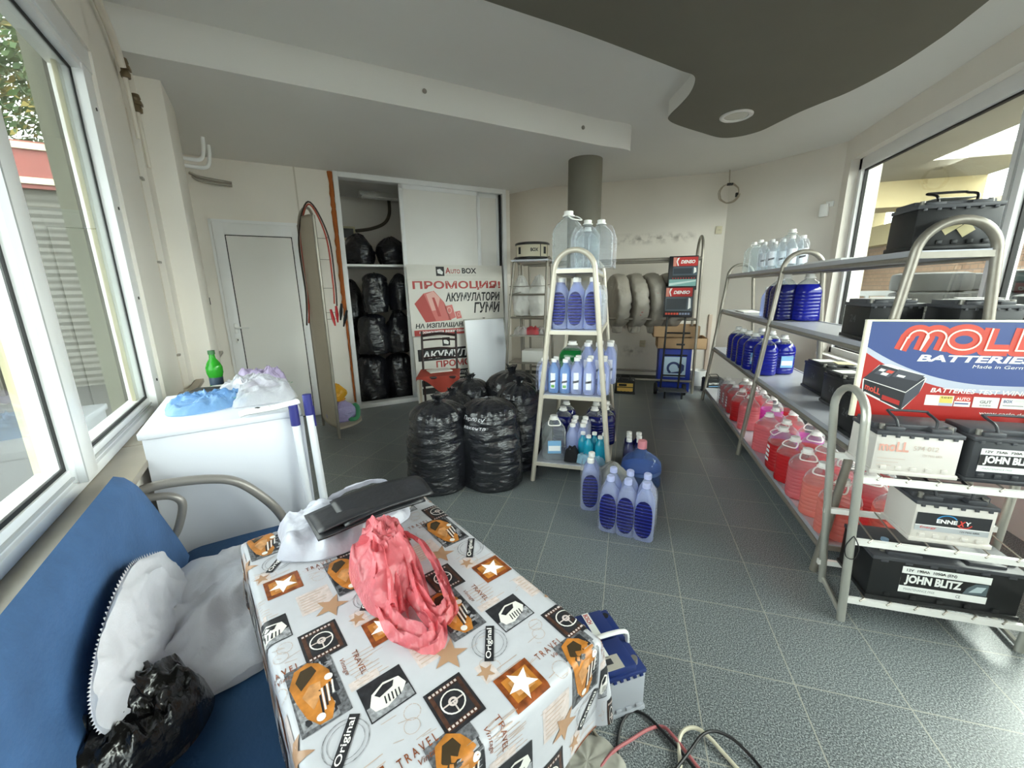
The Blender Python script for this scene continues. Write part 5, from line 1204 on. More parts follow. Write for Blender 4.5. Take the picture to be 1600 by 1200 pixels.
jbm = [white_ink, black_ink, M('grey_print', '8a8c90', .5), M('label_slate', '5c6a70', .5), M('label_pale', 'b8c8cc', .5)]
def ex(o): m = MB(); label_jb(m, .275, .115, face((-.137, -.1140, .050))); m.build('label', jbm, o); MB().lathe([(0, 0), (.013, 0), (.013, .012), (0, .013)], 16, 0, T(-.16, -.02, .21)).build('vent_cap', M('pale_blue_cap', '9cc0dc', .4), o)
battery('car_battery', 'long black truck battery with a wide white label on the lowest shelf of the stand', (1.23, 1.85, .118), .475, .225, .212, bcase, bgrey, 0, False, 'batteries on the stand', None, .032, ex)
def ex(o):
    m = MB(); X = face((-.115, -.0895, .05)); w, h = .225, .075
    m.rect(0, 0, w, h, 0, 1, X); m.rect(0, 0, w, h*.32, .0005, 2, X); m.rect(0, h*.28, w, h*.33, .0006, 0, X)
    m.text('ENNE', w*.28, h*.50, w*.56, h*.72, .001, 0, X, .04); m.text('X', w*.57, h*.44, w*.67, h*.74, .0012, 4, X, .05, .2); m.text('Y', w*.66, h*.50, w*.74, h*.72, .001, 0, X, .04)
    ring(m, w*.42, h*.60, .030, .034, .0009, 3, X, 24, .5, 2.9, .8); ring(m, w*.66, h*.60, .020, .025, .0009, 4, X, 20, 3.6, 6.0, .8)
    m.text('Energy', w*.07, h*.10, w*.30, h*.25, .001, 4, X, .01, .2); m.text('12V 74Ah 680A', w*.62, h*.10, w*.88, h*.20, .001, 1, X)
    m.build('label', [white_ink, M('label_charcoal', '2e2f33', .5), M('label_silver', 'b9bcc0', .45), M('print_blue', '3a9ad8', .5), M('print_red', 'd2463c', .5)], o)
battery('car_battery', 'white car battery with a dark oval-logo label on the middle shelf of the stand', (1.228, 1.85, .384), .245, .175, .19, bwhite, bgrey, 0, dgrey, 'batteries on the stand', None, .034, ex)
def ex(o):
    m = MB(); X = face((-.13, -.0895, .02)); ink = 0
    m.text('moLL', .012, .075, .105, .115, 0, 0, X, .03); m.text('574 012', .118, .085, .195, .103, 0, 1, X, .01); m.text('12V 74Ah 680A', .15, .062, .21, .072, 0, 1, X)
    for k in range(3): m.rect(.012, .045-.014*k, .10-.02*k, .0475-.014*k, 0, 1, X)
    m.build('print', [M('faded_red_print', 'dda596', .6), M('faded_grey_print', 'cbbab0', .6)], o)
battery('car_battery', 'cream white battery with faded red lettering on the top shelf of the stand', (1.067, 1.85, .650), .262, .175, .192, bwhite, bgrey, 0, dgrey, 'batteries on the stand', None, .034, ex)
def ex(o): m = MB(); label_jb(m, .235, .088, face((-.11, -.0895, .045)), False); m.build('label', jbm, o)
battery('car_battery', 'dark grey battery with a white label beside the cream one on the stand', (1.362, 1.85, .650), .268, .175, .192, M('battery_charcoal', '33353a', .42), bgrey, 0, dgrey, 'batteries on the stand', None, .034, ex)
# a wire tie hanging on the front leg
tag(MB().tube(cr([(.90, 1.71, .40), (.875, 1.70, .36), (.885, 1.705, .31), (.915, 1.71, .30), (.925, 1.71, .345), (.91, 1.71, .385)], 6), .002, 6, 0, True).build('wire_tie', black), 'thin black wire tie looped on the front leg of the battery stand', 'wire')
# ---- the sign
SY = 1.985
def sg(x, z): return ((x-.857)*1.10, (z-.86)*1.10)      # x along the sign, y up it
SX = frame((.945, SY, .815), (1, 0, 0), (0, -1, 0))
sign = thing('battery_sign', 'blue and red battery advertising sign standing on the battery stand', 'sign', (1.28, SY, .815))
SW, SH = .705, .405
sblue = M('sign_blue', '40548f', .35); sred = M('sign_red', 'b82c27', .35); silver = M('sign_silver', 'c3c8d8', .35); swhite = M('sign_white', 'f6f5f0', .4); slred = M('sign_light_red', 'd9503f', .4); sdark = M('sign_dark', '33343c', .4); syel = M('sign_yellow', 'ecd870', .4); scream = M('sign_cream', 'fbf4dc', .4)
MB().span((0, 0, -.014), (SW, SH, 0), 0, SX, .002).build('panel', swhite, sign)
MB().span((-.004, 0, -.012), (.014, SH+.004, .004), 0, SX, .002).span((-.004, SH-.004, -.014), (SW, SH+.004, .003), 0, SX, .002).build('edge_profile', scream, sign)
for xx in (.05, SW-.05): MB().span((xx-.01, -.17, -.022), (xx+.01, .05, -.014), 0, SX).build('post', galv, sign)
m = MB(); z = .0008; N0 = 24
arc = []; arc2 = []
for k in range(N0+1):
    t = k/N0; x = .014+(SW-.014)*t; y = sg(0, 1.131)[1]+(sg(0, 1.0)[1]-sg(0, 1.131)[1])*(1-(1-min(1, t*1.55))**2.1)+(.03*max(0, t-.7)**1.3); arc.append((x, y)); arc2.append((x, y-.024-.010*sin(t*pi)))
m.poly([(x, y, z) for x, y in arc]+[(SW, SH-.004, z), (.014, SH-.004, z)], 0, SX)
for i in range(N0): m.poly([(*arc2[i], z), (*arc2[i+1], z), (*arc[i+1], z), (*arc[i], z)], 2, SX)
for i in range(N0): m.poly([(*arc2[i], z), (arc2[i][0], 0, z), (arc2[i+1][0], 0, z), (*arc2[i+1], z)], 1, SX)
def stroke(pts, w, zz, mi):
    for i in range(len(pts)-1):
        p, q = Vector((*pts[i], 0)), Vector((*pts[i+1], 0)); d = (q-p).normalized(); nn = Vector((-d.y, d.x, 0))*w/2; p = p-d*.001; q = q+d*.001
        zk = zz+stroke.k*1.2e-5; stroke.k += 1
        m.poly([(*(p-nn).xy, zk), (*(q-nn).xy, zk), (*(q+nn).xy, zk), (*(p+nn).xy, zk)], mi, SX)
        if i: m.poly([(x_, y_, zk+6e-6) for x_, y_ in circ(p.x, p.y, w/2, 14)], mi, SX)
stroke.k = 0
def mglyph(x0, y0, w, h):
    c = []; r = w*.25; sh = .018
    left = [(x0, y0), (x0+sh*.8, y0+h-r)]+[(x0+r-r*cos(a*pi/10)+sh, y0+h-r+r*.9*sin(a*pi/10)) for a in range(0, 11)]
    a1 = left+[(x0+2*r, y0)]; b0 = x0+2*r
    a2 = [(b0, y0), (b0+sh*.6, y0+h-r)]+[(b0+r-r*cos(a*pi/10)+sh*.6, y0+h-r+r*.9*sin(a*pi/10)) for a in range(0, 11)]+[(b0+2*r, y0)]
    return [a1, a2]
x0, y0 = sg(.972, 1.122); x1, y1 = sg(1.088, 1.197)
G = mglyph(x0, y0, x1-x0, y1-y0)
ox, oy = sg(1.150, 1.162); G.append([(ox+.050*cos(a*pi/14), oy+.039*sin(a*pi/14)) for a in range(29)])
for lx in (1.222, 1.305):
    a, b_ = sg(lx, 1.203); c_, d_ = sg(lx+.012-.02, 1.122); e_, f_ = sg(lx+.055, 1.122); G.append([(a, b_), (c_, d_+.006), (e_, f_+.006)])
for g_ in G: stroke(g_, .044, .0012, 3)
for g_ in G: stroke(g_, .0060, .0042, 6)
a, b_ = sg(1.029, 1.081); m.text('BATTERIES', a, b_, sg(1.36, 1.109)[0], b_+.028, .0016, 7, SX, .035, .2)
a, b_ = sg(1.193, 1.058); m.text('Made in Germany', a, b_, a+.20, b_+.017, .0016, 7, SX, 0, .15)
a, b_ = sg(1.089, .967); m.text('BATTERIES TEST WINNER', a, b_, sg(1.40, 0)[0], b_+.019, .0016, 7, SX, .02, .2)
for k, (xa, xb) in enumerate(((1.079, 1.163), (1.166, 1.213), (1.219, 1.292), (1.297, 1.37))):
    a, b_ = sg(xa, .918); c_, d_ = sg(xb, .957); m.rect(a, b_, c_, d_, .0016, 7, SX)
    if k == 0: m.rect((a+c_)/2, b_+.012, c_-.003, d_-.002, .002, 8, SX); m.rect((a+c_)/2, b_, c_, b_+.012, .002, 2, SX); m.text('test', (a+c_)/2+.004, d_-.012, c_-.006, d_-.004, .0024, 4, SX)
    if k == 1: m.rect(a, b_+.022, c_, d_, .002, 3, SX); m.text('AUTO', a+.004, b_+.026, c_-.004, d_-.005, .0024, 7, SX, .03); m.rect(a+.002, b_+.010, c_-.006, b_+.015, .002, 0, SX)
    if k == 2: m.text('GUT', a+.022, b_+.018, c_-.022, b_+.030, .002, 5, SX); m.text('****', a+.022, b_+.006, c_-.022, b_+.012, .002, 4, SX)
    if k == 3: m.text('BOX', a+.008, b_+.024, a+.035, b_+.036, .002, 0, SX, .02); m.rect(a+.008, b_+.012, c_-.01, b_+.014, .002, 5, SX)
a, b_ = sg(1.245, .893); m.text('www.carlo.de', a, b_, a+.14, b_+.012, .0016, 7, SX, 0, .1)
# pictured battery
Pt = lambda x, y: sg(.875+.195*x, .889+.178*y)
def pf(pts, mi, zz): m.poly([(*Pt(a_, b2_), zz) for a_, b2_ in pts], mi, SX)
pf([(.0, .66), (.02, .38), (.70, .0), (.93, .40), (1.0, .72), (.92, .80), (.40, 1.0), (.22, .98)], 7, .0012)
pf([(.0, .68), (.72, .42), (.98, .74), (.24, .99)], 4, .0016); pf([(.02, .66), (.72, .40), (.70, .03), (.04, .38)], 5, .0016); pf([(.72, .40), (.98, .72), (.93, .40), (.70, .03)], 9, .0016)
pf([(.16, .80), (.40, .72), (.50, .86), (.26, .93)], 9, .002); pf([(.46, .74), (.86, .66), (.96, .78), (.54, .90)], 9, .002); pf([(.22, .86), (.30, .84), (.34, .88), (.26, .91)], 7, .0024); pf([(.34, .83), (.44, .80), (.48, .85), (.38, .88)], 3, .0024); pf([(.26, .78), (.36, .75), (.40, .80), (.30, .83)], 7, .0024); pf([(.52, .75), (.64, .72), (.67, .76), (.55, .79)], 7, .0024)
pf([(.36, .34), (.66, .22), (.66, .12), (.36, .24)], 1, .002); pf([(.06, .40), (.34, .24), (.34, .21), (.06, .37)], 7, .002)
TXv, TXf = text_mesh('moLL', .03, 0); hi = max(v[0] for v in TXv); hy = max(v[1] for v in TXv)
m.add([(*Pt(.05+.27*v[0]/hi, .46-.13*v[0]/hi+.13*v[1]/hy), .0024) for v in TXv], TXf, 3, SX)
m.build('print', [sblue, sred, silver, slred, sdark, M('sign_near_black', '26272c', .4), scream, swhite, syel, M('sign_grey', '50525c', .4)], sign)  # near-black ink for the pictured battery's front and small print
# ================================================================= battery on the floor
M('battery_navy', '20336e', .4); 
fb = None
def floor_battery():
    o = thing('car_battery', 'grey car battery with navy lid and white carry handle on the floor', 'battery', (0, 0, 0))
    nv = MATS['battery_navy']; L_, W_, Hh = .245, .155, .19
    b = MB().box((0, 0, .078), (L_, W_, .155), 0, None, .004).box((0, 0, .01), (L_+.006, W_+.014, .018), 0, None, .004)
    for k in range(4): b.box((L_/2+.003, -.055+.037*k, .03), (.006, .02, .014), 0, None, .002)
    b.build('case', M('battery_grey', 'a9adb6', .45, var=.03), o)
    l = MB().box((0, 0, .160), (L_+.004, W_+.004, .016), 0, None, .003).box((-.062, -.012, .177), (.115, W_*.74, .026), 0, None, .004).box((.062, -.012, .177), (.112, W_*.74, .026), 0, None, .004)
    l.box((-.07, .055, .174), (.10, .035, .02), 0, None, .004)
    for k in range(6): l.box((L_/2+.002, -.06+.024*k, .150), (.006, .012, .008), 0, None, .001)
    lido = l.build('lid', nv, o)
    for x in (-.092, .092): MB().lathe([(0, .165), (.0125, .165), (.011, .187), (0, .188)], 18, 0, T(x, .052, 0)).build('terminal', lead_m if x > 0 else black_matte, lido)
    hd = [(.012, -.082, .155), (.014, -.080, .20), (.016, -.06, .218), (.018, .0, .224), (.018, .05, .220), (.016, .072, .205), (.014, .078, .165)]
    MB().tube(cr(hd, 5), .007, 10, 0, False, None, 1.2).build('handle', white_p, o)
    MB().box((-.065, -.02, .191), (.105, .026, .0012), 0).box((.038, -.035, .191), (.06, .02, .0012), 0).build('label_strip', white_ink, o)
    MB().text('BOSCH', -.112, -.030, -.068, -.012, .1920, 0, None, .03).build('strip_print', red, o)
    MB().box((.090, -.030, .191), (.05, .066, .0012), 0).box((.085, -.04, .1918), (.02, .03, .0006), 1).build('spec_sticker', [M('sticker_grey', 'bdb8ae', .5), dgrey], o)
    o.location = (-.018, 1.185, 0); o.rotation_euler = (0, 0, radians(-57)); return o
floor_battery()
# ================================================================= cables on the floor and film under the table
red_k = M('faded_red_cable', 'b8696c', .5); blk_k = M('black_cable', '1c1c1f', .4); wht_k = M('cream_cable', 'd8d2bc', .45)
def cable(pts, r, m, label): return tag(MB().tube(cr(pts, 8), r, 8).build('cable', m), label, 'cable', None)
cable([(-.06, 1.03, .006), (-.01, .98, .006), (.04, .93, .006), (.10, .86, .006), (.16, .76, .006)], .0045, M('grey_cable', 'a09a8c', .5), 'grey cable running from under the floor battery towards the viewer')
cable([(.10, .80, .006), (.05, .90, .006), (.035, .97, .006), (.045, 1.05, .006), (.075, 1.10, .006), (.11, 1.105, .006), (.15, 1.08, .008), (.22, 1.01, .012), (.30, .93, .008), (.40, .86, .006)], .0045, blk_k, 'black cable looping over the floor beside the navy battery')
cable([(-.03, .88, .006), (.02, .955, .014), (.075, 1.01, .010), (.13, 1.06, .006), (.172, 1.078, .006), (.20, 1.05, .016), (.27, .97, .014), (.34, .90, .006)], .0050, red_k, 'faded red cable crossing the black loop on the floor')
cable([(.205, .88, .008), (.212, .98, .010), (.215, 1.04, .016), (.235, 1.075, .02), (.27, 1.09, .02), (.305, 1.075, .016), (.34, 1.045, .008), (.40, .98, .006), (.44, .93, .006)], .0058, wht_k, 'thick cream cable bent in an arch on the floor')
cable([(.12, .84, .02), (.18, .93, .022), (.24, 1.01, .026), (.28, 1.06, .034), (.32, 1.085, .032), (.37, 1.085, .022), (.42, 1.05, .01), (.47, .98, .006)], .0045, blk_k, 'black cable crossing over the cream arch on the floor')
o = sheet(MB(), [(-.17, .90), (-.12, .96), (-.02, 1.0), (.03, .97), (.06, .93), (.02, .86), (-.08, .82), (-.16, .84)], Matrix.Translation((0, 0, .001)), .012, .008, 81, 14, 80, 0, 10, .003, .002, None, True)
tag(o.build('paper_sheet', M('grey_paper', 'a8a69c', .8, var=.08, vscale=20), None, 70), 'crumpled grey paper on the floor under the hanging tablecloth corner', 'paper')
# ================================================================= tyre rack along the back wall
TRK = thing('tyre_rack', 'tall grey tubular tyre rack along the back wall', 'rack', (-.2, 5.75, 0))
def tall(x, y0, y1, zt, r=.017):
    c, h = (y0+y1)/2, (y1-y0)/2
    return MB().tube([(x+.02, y0, 0), (x, y0, zt-h)]+[(x, c-h*cos(pi*k/12), zt-h+h*sin(pi*k/12)) for k in range(1, 12)]+[(x, y1, zt-h), (x+.02, y1, 0)], r, 12)
for x in (-1.42, .842): tall(x, 5.54, 5.96, 1.975).build('end_frame', steel, TRK)
for y, zz, r in ((5.54, 1.70, .024), (5.96, 1.70, .02), (5.54, .965, .016), (5.96, .965, .016), (5.54, .16, .016), (5.96, .20, .016)):
    MB().tube([(-1.42, y, zz), (.842, y, zz)], r, 12).build('rail', steel, TRK)
MB().span((-1.42, 5.53, 1.672), (.842, 5.56, 1.70)).build('rail', steel, TRK)
# tyres in grey bags
grey_bag = M('grey_tyre_bag', 'aaa398', .55, bump=(12, .7), var=.05, vscale=5)
def tyre_bag(x, tilt, seed, label, prn=None):
    o = thing('bagged_tyre', label, 'tyre', (0, 0, 0), 'bagged tyres on the rack'); vs = []; fs = []; n, q = 56, 24
    for i in range(n):
        a = 2*pi*i/n
        for k in range(q):
            b_ = 2*pi*k/q; rr = .335+.008*nz(cos(a)*3, sin(a)*3, seed)
            x_ = .096*math.copysign(abs(cos(b_))**.42, cos(b_)); y_ = .085*math.copysign(abs(sin(b_))**.5, sin(b_))
            rad = (rr-.10)+y_*1.2 if True else 0
            wr = .016*ridge(cos(a)*5+seed, sin(a)*5, x_*12, 1)+.008*ridge(cos(a)*11, sin(a)*11+seed, x_*22, 1)
            vs.append((x_*(1+.1*nz(cos(a)*2, sin(a)*2, seed+3))+wr, (rad+wr)*cos(a), (rad+wr)*sin(a)))
    for i in range(n):
        for k in range(q): fs.append([i*q+k, i*q+(k+1) % q, ((i+1) % n)*q+(k+1) % q, ((i+1) % n)*q+k])
    mb = MB().add(vs, fs)
    mb.lathe([(0, -.075), (.2, -.08), (.2, .08), (0, .075)], 30, 0, Matrix.Rotation(pi/2, 4, 'Y'))
    mb.build('bag', grey_bag, o, 80)
    mb = MB(); garbage(mb, .16, .07, seed+50, knot=0, lump=.4); b2_ = MB(); b2_.add([(v.x, v.y-.04, -v.z-.28) for v in mb.v], [f[::-1] for f in mb.f]); b2_.build('bag_tail', grey_bag, o, 80)
    if prn:
        m = MB()
        for k in range(10):
            a = -.5+1.0*k/9; m.box((.0+.02*sin(k*.7), -.338*cos(a)*1.0, .338*sin(a)), (.022, .004, .03), 0, None)
        m.build('print', prn, o)
    o.location = (x, 5.76, 1.19); o.rotation_euler = (0, tilt, radians(18)); return o
pr = M('bag_red_print', 'b06a66', .6)
tyre_bag(-.155, -.04, 1.0, 'grey bagged tyre on the back rack, first from the bottle rack')
tyre_bag(.062, -.07, 4.0, 'grey bagged tyre with red print, second from the bottle rack', pr)
tyre_bag(.285, -.10, 7.0, 'grey bagged tyre, third from the bottle rack', pr)
tyre_bag(.50, -.05, 9.0, 'grey bagged tyre partly behind the red wiper display')
m = MB().text('BOX', -.07, -.03, .07, .03, 0, 0, frame((.235, 5.44, 1.02), (.8, 0, -.6), (0, -1, 0)), .05)
# ================================================================= small shelf rack at the left rear
LR = thing('shelf_rack', 'small grey tubular shelf rack behind the bin bags at the left', 'rack', (-1.22, 5.05, 0))
for x, xb in ((-1.37, -1.49), (-.955, -.98)):
    pts = [(xb, 4.86, 0), ((x+xb)/2, 4.88, .95), (x, 4.93, 1.62)]+[(x+.0, 5.06-.13*cos(pi*k/10), 1.64+.10*sin(pi*k/10)) for k in range(0, 11)]+[(x+.02, 5.20, .9), (x+.03, 5.24, 0)]
    MB().tube(cr(pts, 3), .016, 12).build('end_frame', steel, LR)
for zz, w in ((1.715, 0), (.80, .03), (.45, .05)):
    MB().span((-1.40-w, 4.92, zz-.02), (-.94, 5.20, zz)).build('shelf', shelf_grey if zz > 1 else steel, LR)
for zz in (1.30, 1.02):
    for y in (4.90, 5.21): MB().tube([(-1.42, y, zz), (-.96, y, zz)], .012, 8).build('rail', steel, LR)
MB().tube([(-1.40, 4.9, 1.30), (-.97, 5.2, 1.42)], .005, 6).build('brace', steel, LR)
MB().tube([(-1.42, 4.9, 1.40), (-.96, 4.9, 1.40)], .004, 6).build('wire', steel, LR)
# round tyre display rim lying on its top
rimk = thing('tyre_display_ring', 'round black and cream tyre display ring on top of the small shelf rack', 'display ring', (-1.165, 5.06, 1.716))
MB().lathe([(.12, .0), (.20, .0), (.212, .012), (.212, .022), (.20, .03)], 44, 0, T(-1.165, 5.06, 1.716)).lathe([(.20, .165), (.212, .172), (.212, .185), (.20, .195), (.19, .195), (.19, .165)], 44, 0, T(-1.165, 5.06, 1.716)).build('rims', M('dark_chrome', '2c2b2a', .3, metal=.5), rimk)
MB().lathe([(.200, .02), (.200, .175)], 44, 0, T(-1.165, 5.06, 1.716)).build('band', M('cream_band', 'd8d0b8', .5), rimk)
m = MB()
def onring(mb, txt, a0, a1, z0, z1, mi, bold=.04):
    vs, fs = text_mesh(txt, bold, 0); lo = [min(v[i] for v in vs) for i in (0, 1)]; hi_ = [max(v[i] for v in vs) for i in (0, 1)]
    mb.add([(-1.165+.2025*sin(a0+(a1-a0)*(v[0]-lo[0])/(hi_[0]-lo[0])), 5.06-.2025*cos(a0+(a1-a0)*(v[0]-lo[0])/(hi_[0]-lo[0])), 1.716+z0+(z1-z0)*(v[1]-lo[1])/(hi_[1]-lo[1])) for v in vs], fs, mi)
onring(m, 'BOX', .12, .58, .085, .125, 0)
for a in (-.75, .95):
    for k in range(6): m.poly([(-1.165+.2022*sin(a+.035*k+d), 5.06-.2022*cos(a+.035*k+d), 1.716+zz) for d, zz in ((0, .06), (.035, .06), (.035, .14), (0, .14))], 0)
for a in (-1.1, .70, 1.3): m.poly([(-1.165+.2024*sin(a+d), 5.06-.2024*cos(a+d), 1.716+zz) for d, zz in ((0, .02), (.05, .02), (.05, .175), (0, .175))], 0)
m.build('print', black_ink, rimk)
def lumpw(nm, mat, x, y, zb, r, h, seed, label, asym=(1, 1)):
    mb = MB(); garbage(mb, h, r, seed, knot=0, lump=.3, asym=asym, neck=False); o = mb.build(nm, mat, None, 80); o.location = (x, y, zb); return o
wfilm = M('white_bag_film', 'd9d7d2', .4, bump=(12, .7))
for xx, hh, rr, sd, lb in ((-1.31, .50, .13, 5.5, 'white plastic bag, the left one on the small shelf rack'), (-1.08, .50, .14, 8.5, 'white plastic bag with red letters, the right one on the small shelf rack')):
    o = lumpw('white_bag', wfilm, xx, 5.06, 1.035, rr, hh, sd, '', (.95, .8)); tag(o, lb, 'bag')
tag(MB().text('BOX', 0, 0, .17, .06, 0, 0, frame((-1.17, 4.925, 1.26), (.75, 0, -.66), (0, -1, 0)), .06).build('bag_print', red), kind=None, label='red letters printed on the white bag of the small shelf rack', cat='print') if False else None
rf = M('red_packet', 'b8434a', .4, bump=(20, .6)); cf = M_film('clear_packet', 'd8d4d4', .4, .3, 'f4f4f4', .6, bump=(24, .6))
for k, (xx, yy, mt, sd, lb) in enumerate(((-1.30, 5.0, cf, 2, 'clear plastic packet at the left of the lower shelf'), (-1.16, 5.02, rf, 6, 'red packet in the middle of the lower shelf'), (-1.05, 5.05, cf, 9, 'clear packet at the right of the lower shelf'))):
    mb = MB(); sheet(mb, [(-.09, -.06), (-.08, .07), (.0, .09), (.09, .06), (.1, -.05), (0, -.08)], Matrix.Translation((xx, yy, .802)), .07, .03, sd+90, 10, 60, 0, 14, .004, .003, None, True); tag(mb.build('packet', mt, None, 70), lb+' behind the bin bags', 'packet')
tag(MB().span((-1.28, 4.94, .452), (-1.0, 5.18, .60), 0, None, .004).build('white_carton', paper), 'white carton low on the small shelf rack behind the bin bags', 'carton')
# ================================================================= wiper display on a hand truck, boxes
DN = thing('wiper_display', 'black wiper blade display box with two red header panels above the hand truck', 'display', (.60, 5.40, 1.0))
dm2 = M('display_black', '202024', .35); dred = M('display_red', 'c0302e', .45); dteal = M('display_teal', '86b4b0', .3); dgr = M('display_window', '55606a', .2)
DX = frame((.43, 5.38, 1.0), (1, -.03, 0), (-.03, -1, .06))
MB().span((.03, .33, -.18), (.355, .73, -.012), 0, DX, .003).span((0, 0, -.16), (.33, .37, .0), 0, DX, .003).build('body', dm2, DN)
def panel(x0, y0, x1, y1, z, nm):
    p = MB(); p.rect(x0, y1-.105, x1, y1, z, 0, DX); p.poly([(x0+.05, y1-.10, z+.001), (x0+.065, y1-.10, z+.001), (x0+.05, y1-.05, z+.001), (x0+.07, y1-.004, z+.001), (x0+.045, y1-.01, z+.001), (x0+.035, y1-.05, z+.001)], 3, DX)
    p.rect(x0, y1-.105, x0+.035, y1, z+.0006, 4, DX)
    p.text('DENSO', x0+.085, y1-.075, x1-.03, y1-.035, z+.001, 3, DX, .04, .25)
    p.rect(x0, y0, x1-.0, y1-.11, z, 1, DX); p.rect(x0+.01, y0+.02, x1-.06, y1-.13, z+.0008, 5, DX); p.poly([(x1-.04, y0+.02, z+.0008), (x1-.01, y0+.04, z+.0008), (x1-.015, y1-.13, z+.0008), (x1-.04, y1-.12, z+.0008)], 3, DX)
    p.build(nm, [dred, dgr, dteal, white_ink, M('display_pink', 'd98a7a', .5), M('display_slate', '3c444c', .25)], DN)
panel(.075, .50, .35, .715, -.010, 'header_panel'); panel(.015, .075, .315, .355, .002, 'header_panel')
m = MB(); m.rect(.04, .375, .345, .455, -.010, 0, DX); m.poly([(.04, .38, -.009), (.34, .43, -.009), (.34, .445, -.009), (.04, .41, -.009)], 1, DX); m.build('window_strip', [dteal, M('strip_light', 'cfe4e0', .3)], DN)
m = MB()
for k in range(9): m.rect(.02+.032*k, .03, .044+.032*k, .055, .002, 0 if k < 5 else 1, DX); m.rect(.075+.03*k, .462, .088+.03*k, .474, -.009, 2, DX)
m.build('red_strip', [M('strip_orange', 'd8503a', .5), M('strip_grey', '8088a0', .5), dred], DN)
HT = thing('hand_truck', 'black two-wheeled hand truck standing before the blue box at the back', 'hand truck', (.58, 5.36, 0))
for x0_, x1_ in ((.455, .475), (.665, .685)): MB().tube([(x0_, 5.37, .05), (x1_+.01, 5.44, 1.0), (x1_+.01, 5.45, 1.1)], .012, 10).build('upright', black, HT)
for zz, ex_ in ((.80, .07), (.52, .06), (.26, .06)): MB().tube([(.46+.02*zz, 5.38+.07*zz, zz), (.68+.02*zz+ex_, 5.38+.07*zz, zz)], .010, 8).build('rung', black, HT)
MB().box((.66, 5.40, .66), (.10, .03, .02), 0, None, .004).build('clip', black, HT)
MB().span((.42, 5.20, .085), (.76, 5.40, .10), 0, None, .003).build('toe_plate', M('toe_grey', '55565a', .5), HT)
for x in (.40, .745): MB().lathe([(.02, -.022), (.07, -.02), (.075, -.012), (.075, .012), (.07, .02), (.02, .022)], 28, 0, T(x, 5.43, .076) @ Matrix.Rotation(pi/2, 4, 'Y')).build('wheel', rubber, HT)
for x in (.50, .70): MB().tube([(x, 5.22, .0), (x, 5.22, .09)], .012, 8).build('foot', black, HT)
bx = thing('display_box', 'blue display box with a pale picture panel under the cardboard trays', 'box', (.62, 5.75, 0))
MB().span((.43, 5.60, 0), (.83, 5.92, .575), 0, None, .004).build('carton', M('box_blue', '22389c', .45), bx)
m = MB(); X = frame((.50, 5.598, .20), (1, 0, 0), (0, -1, 0)); m.rect(0, 0, .27, .27, 0, 0, X); ring(m, .12, .12, .055, .085, .001, 1, X, 26, .0, 4.2); m.poly([(.03, .05, .001), (.22, .05, .001), (.24, .09, .001), (.2, .08, .001)], 1, X); m.poly([(.19, .07, .0012), (.25, .09, .0012), (.25, .16, .0012), (.20, .19, .0012)], 1, X); m.rect(.07, .02, .12, .03, .001, 1, X)
m.build('picture', [M('box_pale_blue', 'b8d0e4', .45), M('box_dark_blue', '2a3a6c', .5)], bx)
def tray(x0_, x1_, y0_, y1_, z0_, z1_, label):
    t = .006; m = MB().span((x0_, y0_, z0_), (x1_, y1_, z0_+t)).span((x0_, y0_, z0_), (x1_, y0_+t, z1_)).span((x0_, y1_-t, z0_), (x1_, y1_, z1_)).span((x0_, y0_, z0_), (x0_+t, y1_, z1_)).span((x1_-t, y0_, z0_), (x1_, y1_, z1_))
    return tag(m.build('cardboard_tray', cardboard), label, 'box')
tray(.40, 1.0, 5.58, 5.98, .578, .72, 'lower open cardboard tray on the blue display box')
tray(.34, .90, 5.58, 5.98, .728, .87, 'upper open cardboard tray above the other on the blue box')
tag(MB().box((.46, 5.577, .645), (.10, .002, .10)).build('white_sticker', paper), kind=None, label='white sticker on the front of the lower cardboard tray', cat='sticker') if False else None
bk = thing('bucket', 'white plastic bucket on the floor in the back right corner', 'bucket', (1.0, 6.08, 0))
MB().lathe([(0, .0), (.09, .0), (.105, .2), (.112, .2), (.112, .215), (.10, .215), (.086, .02), (0, .02)], 30, 0, T(1.0, 6.08, .0)).build('body', white_p, bk)
MB().tube([(.89, 6.08, .19)]+[(1.0-.115*cos(pi*k/8), 6.08-.05*sin(pi*k/8), .19-.07*sin(pi*k/8)) for k in range(1, 8)]+[(1.115, 6.08, .19)], .004, 6).build('handle', steel, bk)
def ex(o):
    m = MB(); X = face((-.10, -.0895, .035)); m.rect(0, 0, .20, .11, 0, 0, X); m.rect(0, .05, .20, .062, .0005, 1, X); m.rect(.02, .07, .12, .10, .0006, 1, X); m.build('label', [M('label_gold', 'd2ac58', .5), black_ink], o)
battery('car_battery', 'black battery with a gold label on the floor before the back wall', (.015, 5.42, 0), .25, .175, .19, bcase, bcase, 0, black, None, None, .03, ex)
def ex(o):
    m = MB(); X = face((-.08, -.0795, .05)); m.text('BATTERY', 0, .06, .13, .085, 0, 0, X, .03); m.rect(0, .03, .14, .042, 0, 1, X); m.build('print', [white_ink, lbl_b], o)
battery('car_battery', 'black battery behind the far end of the bottom window shelf on the floor', (1.13, 5.72, 0), .22, .155, .19, bcase, bcase, .25, black, None, None, .03, ex)
